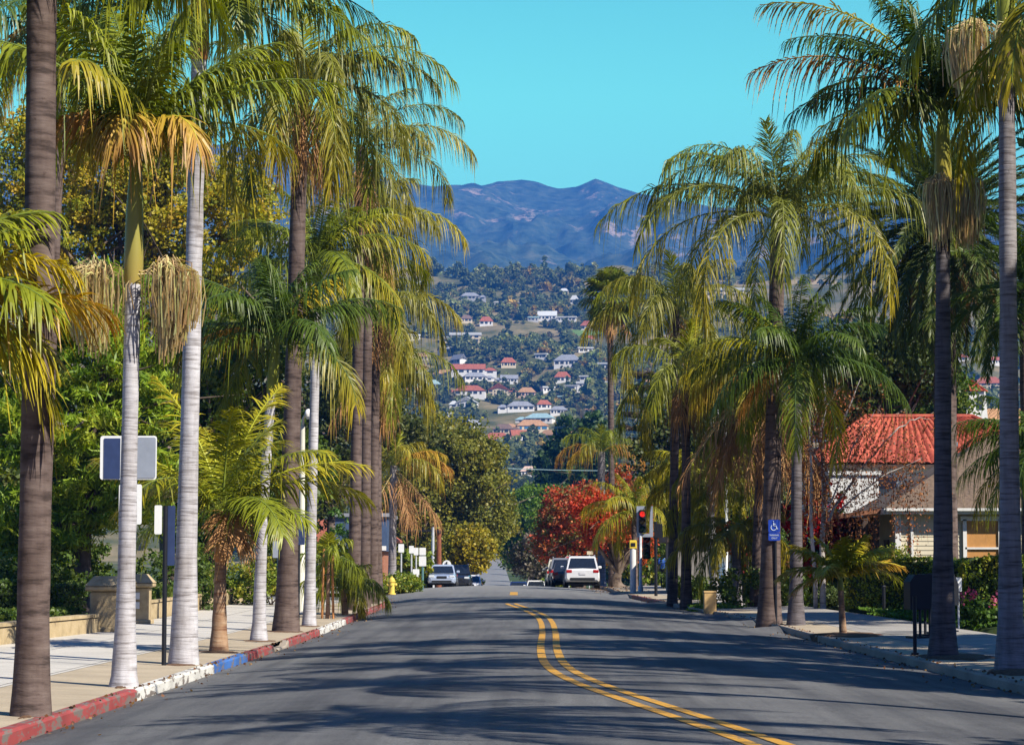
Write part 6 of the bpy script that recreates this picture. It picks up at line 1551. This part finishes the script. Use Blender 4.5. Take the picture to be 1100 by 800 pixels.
def hydrant():
    Y = 112.; x = PXx(421, Y); g = ground(x, Y) + .02; th = thing('fire_hydrant', 'yellow fire hydrant beside the shrub bed on the left', 'fire hydrant', (x, Y, g)); m = plain('hydrant_yellow', (.72, .55, .10), .5)
    def lathe(mb, pts, n=16): mb.loft([[(x + r * cos(t), Y + r * sin(t), g + z) for t in np.linspace(0, 2 * pi, n, endpoint=False)] for r, z in pts])
    s = 1.1
    mb = MB(); lathe(mb, [(.17 * s, 0), (.17 * s, .06), (.12 * s, .07), (.11 * s, .55), (.15 * s, .57), (.15 * s, .62), (.12 * s, .63)]); mb.build('barrel', m, th, tint=False)
    mb = MB(); lathe(mb, [(.13 * s, .63), (.12 * s, .70), (.07 * s, .77), (.035 * s, .78), (.035 * s, .84)]); mb.build('bonnet', m, th, tint=False)
    for d in ((-1, 0), (1, 0), (0, -1)):
        mb = MB(); mb.tube([(x + d[0] * .08, Y + d[1] * .08, g + .45), (x + d[0] * .2, Y + d[1] * .2, g + .45), (x + d[0] * .24, Y + d[1] * .24, g + .45)], [.065, .075, .05], 10); mb.build('nozzle', m, th, tint=False)
hydrant()
def racks():
    # row of black newspaper boxes on pedestals, seen from behind at an angle
    n0 = G(990, 690)
    for i in range(4):
        x, y = PXx(985 + i * 10.5, 53. + i * 1.3), 53. + i * 1.3
        g = ground(x, y); th = thing('newspaper_box', ('nearest', 'second', 'third', 'farthest')[i] + ' black newspaper box in the row beside the dark trunked palm', 'newspaper box', (x, y, g), 'newspaper boxes in a row')
        rz = radians(12)
        mb = MB(); q = lambda u, v, z: tuple(rot(np.array([u, v]), rz, (x, y))) + (g + z,)
        sec = [(-.24, .62), (-.24, 1.22), (-.12, 1.38), (.10, 1.38), (.22, 1.1), (.22, .62)]
        mb.loft([[q(u, v, z) for u, z in sec] for v in (-.2, .2)]); bd = mb.build('case', M_dark, th, tint=False)
        mb = MB(); mb.add([q(.226, -.15, .72), q(.226, .15, .72), q(.226, .15, 1.08), q(.226, -.15, 1.08)], [(0, 1, 2, 3)]); mb.build('window', M_glass, bd, tint=False)
        mb = MB(); mb.tube([q(.25, -.08, .7), q(.27, 0, .7), q(.25, .08, .7)], .012, 6); mb.build('handle', M_galv, bd, tint=False)
        for v in (-.14, .14): mb = MB(); mb.tube([q(0, v, -.02), q(0, v, .63)], .032, 8); mb.build('leg', M_dark, th, tint=False)
        mb = MB(); mb.box((x, y, g - .01), (.4, .42, .05), rz); mb.build('foot_plate', M_dark, th, tint=False)
    b = G(983, 703); th = thing('sign_post', 'thin black post in the pavement in front of the newspaper boxes', 'post', b); Y = b[1]
    post(th, b[0], Y, b[2], W(0, 640, Y)[2], .035, M_dark); mb = MB(); mb.tube([(b[0], Y, b[2] - .01), (b[0], Y, b[2] + .04)], .07, 10); mb.build('base', M_dark, th, tint=False)
racks()

# ------------------------------------------------------------------ cars
M_tyre = plain('tyre_rubber', (.012, .012, .013), .8)
M_rim = plain('wheel_metal', (.45, .46, .48), .35, .8)
M_cglass = plain('car_glass', (.015, .02, .03), .06, var=.1, spec=.8)
def paint(name, col): return plain(name, col, .25, .1, var=.02, spec=.5, coat=.8)
M_tail = plain('tail_lamp_red', (.35, .01, .01), .2); M_head = plain('head_lamp', (.75, .78, .8), .12, .2); M_plate = plain('number_plate', (.6, .6, .62), .5); M_black = plain('black_trim', (.015, .016, .018), .55)
def car(label, x, y, rz, mat, suv=False, group=None, z=None):
    """built with its nose to -Y in its own space; rz = 0 faces the camera"""
    g = ground(x, y) if z is None else z
    th = thing('parked_car', label, 'car', (x, y, g), group)
    pitch = (ground(x, y + 2) - ground(x, y - 2)) / 4
    q = lambda p: np.array(p, float)
    Wd = .92 if suv else .88; Lh = 2.3
    zb = .34 if suv else .24; belt = 1.02 if suv else .86; top = 1.70 if suv else 1.42
    def sec(Yc, w, z0, z1, r=.1):
        return [(-w + .06, z0), (-w, z0 + .12), (-w, (z0 + z1) * .55), (-w + .05, z1 - .06), (-w + .16, z1), (0, z1 + .025), (w - .16, z1), (w - .05, z1 - .06), (w, (z0 + z1) * .55), (w, z0 + .12), (w - .06, z0)]
    def put(u, v, zz):
        a = rot(np.array([u, v]), rz, (x, y)); return (a[0], a[1], g + zz + pitch * (a[1] - y))
    st = ([(-2.3, .70, .45, .72), (-2.25, .80, .36, .80), (-2.05, .88, zb, .88), (-1.2, Wd, zb, .98), (-.75, Wd, zb, belt), (.8, Wd, zb, belt + .02), (1.9, Wd, zb, belt + .03), (2.22, Wd - .03, .40, belt + .02), (2.3, Wd - .10, .48, belt - .08)] if suv else
          [(-2.3, .66, .38, .58), (-2.24, .78, .28, .66), (-2.0, .86, zb, .74), (-1.2, Wd, zb, .83), (-.8, Wd, zb, belt), (.9, Wd, zb, belt + .02), (1.6, Wd, zb, belt + .03), (2.2, Wd - .06, .32, .86), (2.3, Wd - .14, .42, .76)])
    mb = MB(); mb.loft([[put(u, Yc, zz) for u, zz in sec(Yc, w, a, b)] for Yc, w, a, b in st]); mb.build('body', mat, th, smooth=False, tint=False)
    # cabin: pillars and roof as body colour, glass set in as panels
    f0, f1, r1, r0 = (-.95, -.25, 2.0, 2.22) if suv else (-.95, -.1, .95, 1.65)
    wb, wt = Wd - .08, Wd - .22
    B = [(f0, wb, belt - .02), (r0, wb, belt)]; Tp = [(f1, wt, top - .05), (r1, wt, top - .05)]
    mb = MB()
    ring = lambda yy0, yy1, w, zz: [put(-w, yy0, zz), put(w, yy0, zz), put(w, yy1, zz), put(-w, yy1, zz)]
    mb.loft([ring(f0, r0, wb, belt - .03), ring(f1, r1, wt, top - .06), ring(f1 + .1, r1 - .08, wt - .1, top)]); mb.build('cabin', mat, th, tint=False)
    def panel(pts, name, m, off):
        P = np.array(pts, float); c = P.mean(0); n = np.cross(P[1] - P[0], P[3] - P[0]); n /= np.linalg.norm(n); 
        if np.dot(n, c - np.array([0, .6, belt])) < 0: n = -n
        P = c + (P - c) * np.array([.88, .9, .84]) + n * off
        mb = MB(); A = np.array([put(*p) for p in P]); A2 = np.array([put(*p) for p in (P - n * off * .9)]); mb.loft([A2, A]); return mb.build(name, m, th, tint=False)
    panel([(-wb, f0, belt - .02), (wb, f0, belt - .02), (wt, f1, top - .06), (-wt, f1, top - .06)], 'windscreen', M_cglass, .012)
    panel([(-wb, r0, belt - .02), (wb, r0, belt - .02), (wt, r1, top - .06), (-wt, r1, top - .06)], 'rear_window', M_cglass, .012)
    for s in (-1, 1):
        ym, yt = (f0 + r0) / 2, (f1 + r1) / 2
        panel([(s * wb, f0 + .1, belt), (s * wb, ym, belt), (s * wt, yt, top - .06), (s * wt, f1 + .05, top - .06)], 'side_window', M_cglass, .012)
        panel([(s * wb, ym, belt), (s * wb, r0 - .1, belt), (s * wt, r1 - .05, top - .06), (s * wt, yt, top - .06)], 'side_window', M_cglass, .012)
        mb = MB(); c = put(s * (Wd + .08), f0 + .25, belt + .04); mb.box(c, (.2, .12, .14), rz, ch=.03); mb.build('mirror', mat, th, tint=False)
        for yy in (-1.38, 1.38):
            R = .36 if suv else .32; yw = yy
            mb = MB(); ax = [put(s * (Wd - .2), yw, R), put(s * (Wd + .01), yw, R)]
            prof = [(.0, R * .7), (.0, R * .95), (.03, R), (.19, R), (.22, R * .95), (.22, R * .7)]
            mb.loft([[put(s * (Wd - .2 + o), yw + r * cos(t), R + r * sin(t)) for t in np.linspace(0, 2 * pi, 22, endpoint=False)] for o, r in prof]); wh = mb.build('wheel', M_tyre, th, smooth=False, tint=False)
            mb = MB(); mb.loft([[put(s * (Wd - .2 + o), yw + r * cos(t), R + r * sin(t)) for t in np.linspace(0, 2 * pi, 18, endpoint=False)] for o, r in ((.205, R * .68), (.226, R * .6), (.232, R * .1))]); mb.build('rim', M_rim, wh, tint=False)
        mb = MB(); zz = .70 if suv else .58; mb.box(put(s * .62, -2.24, zz), (.34, .12, .15), rz, ch=.03); mb.build('headlight', M_head, th, tint=False)
        mb = MB(); zz = .82 if suv else .68; mb.box(put(s * .70, 2.27, zz), (.3, .1, .17), rz, ch=.03); mb.build('tail_light', M_tail, th, tint=False)
    mb = MB(); mb.box(put(0, -2.29, .52 if not suv else .6), (.62, .06, .16), rz, ch=.02); mb.build('grille', M_black, th, tint=False)
    mb = MB(); mb.box(put(0, 2.30, .34 if not suv else .42), (1.3, .08, .16), rz, ch=.02); mb.build('bumper', M_black, th, tint=False); mb = MB(); mb.box(put(0, -2.28, .30), (1.2, .08, .12), rz, ch=.02); mb.build('bumper', M_black, th, tint=False)
    mb = MB(); mb.box(put(0, 0, .17), (1.5, 3.9, .12), rz, ch=.03); mb.build('underbody', M_black, th, tint=False)
    mb = MB(); mb.box(put(0, 2.315, .62 if not suv else .74), (.34, .03, .13), rz); mb.build('number_plate', M_plate, th, tint=False)
    if suv:
        for s in (-1, 1): mb = MB(); mb.tube([put(s * (wt - .04), f1 + .2, top + .0), put(s * (wt - .04), f1 + .3, top + .05), put(s * (wt - .04), r1 - .3, top + .05), put(s * (wt - .04), r1 - .2, top)], .022, 6); mb.build('roof_rail', M_galv, th, tint=False)
    return th
P_white = paint('white_car_paint', (.74, .74, .74)); P_silver = paint('silver_blue_car_paint', (.40, .47, .60)); P_blackc = paint('black_car_paint', (.02, .022, .03)); P_grey = paint('grey_car_paint', (.20, .21, .23)); P_navy = paint('navy_car_paint', (.02, .04, .13)); P_cream = paint('cream_car_paint', (.6, .57, .45))
PC = 'cars parked along the kerb'
car('white SUV seen from behind, parked on the right in front of the red leaved tree', 3.35, 129.5, pi, P_white, True, PC)
car('silver blue sedan facing the camera at the left kerb', PXx(474.5, 148), 150.3, 0, P_silver, False, PC)
car('black car parked directly behind the silver blue sedan', PXx(491, 160), 163, 0, P_blackc, True, PC)
car('dark car with red tail lights parked just ahead of the white SUV', 2.75, 137.5, pi, P_blackc, False, PC)
car('silver hatchback ahead of the dark car on the right', 2.7, 144.5, pi, P_grey, True, PC)
car('cream coloured car farthest along the row on the right', 2.6, 152, pi, P_cream, True, PC)
car('white car whose roof just shows over the crest on the left', PXx(505, 178), 180, 0, P_white, False, PC)
car('white car low beyond the crest, left of the parked row on the right', PXx(576, 197), 199, 0, P_white, False, PC)
car('dark navy van beyond the crest near the middle of the street', PXx(557, 215), 217, pi, P_navy, True, PC)

# ------------------------------------------------------------------ person
def person():
    Y = 128.; x = PXx(712.5, Y); g = ground(x, Y)
    th = thing('person', 'person walking away in a blue shirt and dark trousers behind the palm trunks', 'person', (x, Y, g))
    J = {'pel': (0, 0, .95), 'sp': (0, .0, 1.18), 'ch': (0, .01, 1.38), 'nk': (0, .02, 1.50), 'hd': (0, .03, 1.60), 'tp': (0, .03, 1.70),
         'sl': (-.19, 0, 1.42), 'el': (-.25, -.10, 1.15), 'wl': (-.24, .04, .93), 'hl': (-.24, .07, .86), 'sr': (.19, 0, 1.42), 'er': (.25, .06, 1.14), 'wr': (.25, .22, .95), 'hr': (.25, .25, .89),
         'tl': (-.10, 0, .90), 'kl': (-.10, .16, .52), 'al': (-.10, .10, .10), 'fl': (-.10, .26, .05), 'tr': (.10, 0, .90), 'kr': (.10, -.02, .50), 'ar': (.10, -.26, .13), 'fr': (.10, -.13, .04)}
    E = [('pel', 'sp'), ('sp', 'ch'), ('ch', 'nk'), ('nk', 'hd'), ('hd', 'tp'), ('ch', 'sl'), ('sl', 'el'), ('el', 'wl'), ('wl', 'hl'), ('ch', 'sr'), ('sr', 'er'), ('er', 'wr'), ('wr', 'hr'), ('pel', 'tl'), ('tl', 'kl'), ('kl', 'al'), ('al', 'fl'), ('pel', 'tr'), ('tr', 'kr'), ('kr', 'ar'), ('ar', 'fr')]
    R = dict(pel=.15, sp=.13, ch=.15, nk=.055, hd=.095, tp=.07, sl=.075, el=.05, wl=.032, hl=.035, sr=.075, er=.05, wr=.032, hr=.035, tl=.095, kl=.065, al=.042, fl=.04, tr=.095, kr=.065, ar=.042, fr=.04)
    ks = list(J); me = bpy.data.meshes.new('skeleton'); me.from_pydata([J[k] for k in ks], [(ks.index(a), ks.index(b)) for a, b in E], []); o = bpy.data.objects.new('tmp', me); COL.objects.link(o)
    md = o.modifiers.new('s', 'SKIN'); sv = me.skin_vertices[0].data
    for i, k in enumerate(ks): sv[i].radius = (R[k], R[k] * (.72 if k in ('pel', 'sp', 'ch') else 1))
    sv[0].use_root = True
    o.modifiers.new('u', 'SUBSURF').levels = 2
    dg = bpy.context.evaluated_depsgraph_get(); b = bpy.data.meshes.new_from_object(o.evaluated_get(dg)); bpy.data.objects.remove(o)
    b.materials.clear()
    for m in (plain('skin', (.42, .24, .16), .6), plain('blue_shirt', (.06, .17, .55), .8), plain('dark_trousers', (.02, .022, .03), .8), M_black): b.materials.append(m)
    for p in b.polygons:
        c = p.center; p.use_smooth = True
        arm = abs(c.x) > .19
        p.material_index = 3 if c.z < .09 else (2 if c.z < .96 and not (arm and c.z > .8) else (0 if c.z > 1.5 or (arm and c.z < 1.18) else 1))
    bo = bpy.data.objects.new('body', b); COL.objects.link(bo); bo.parent = th
    # face and fingers as part of the figure
    mb = MB(); w = np.array([x, Y, g])
    for sx, hz in ((-1, (-.24, .07, .86)), (1, (.25, .25, .89))):
        for i in range(4):
            s = w + np.array(hz) + np.array([0, -.03 + .02 * i, 0]); mb.tube([s, s + np.array([0, .005, -.045]), s + np.array([-sx * .012, .01, -.08 + .006 * abs(i - 1)])], [.010, .009, .006], 6)
        s = w + np.array(hz) + np.array([0, .03, .03]); mb.tube([s, s + np.array([-sx * .01, .03, -.02]), s + np.array([-sx * .015, .04, -.05])], [.011, .010, .007], 6)
    mb.build('fingers', bpy.data.materials['skin'], th, smooth=True, tint=False)
    mb = MB(); c = w + np.array([0, .0, 1.645]); mb.loft([[c + np.array([.108 * r * cos(t), .115 * r * sin(t), zz]) for t in np.linspace(0, 2 * pi, 16, endpoint=False)] for r, zz in ((.85, -.06), (1, -.01), (.95, .05), (.7, .095), (.2, .115))]); mb.build('hair', plain('dark_hair', (.03, .02, .015), .7), th, smooth=True, tint=False)
person()

# overhead wire across the street and a hanging one
mb = MB(); a, b = W(545, 503, 330), W(700, 505, 330); s = np.linspace(0, 1, 20)[:, None]; mb.tube(a + (b - a) * s - np.sin(s * pi) * np.array([0, 0, .15]), .045, 6)
o = mb.build('overhead_cable', plain('pale_cable', (.35, .50, .50), .5), tint=False, loc=a); tag(o, 'pale teal overhead cable crossing before the dark conical trees', 'cable')

# ------------------------------------------------------------------ air
def haze():
    m = bpy.data.materials.new('haze'); m.use_nodes = True; N, L = m.node_tree.nodes, m.node_tree.links; N.clear()
    o = N.new('ShaderNodeOutputMaterial'); v = N.new('ShaderNodeVolumePrincipled'); v.inputs['Density'].default_value = HAZE; v.inputs['Color'].default_value = (*HAZE_COL, 1)
    L.new(v.outputs[0], o.inputs['Volume'])
    mb = MB(); mb.box((0, 4000, -9), (13000, 11000, 1420)); ob = mb.build('haze', m, tint=False); tag(ob, kind='stuff')
HAZE, HAZE_COL = 1.4e-4, (.05, .30, 1.0)
haze()
for o in S.objects:
    if '_w' in o: del o['_w']
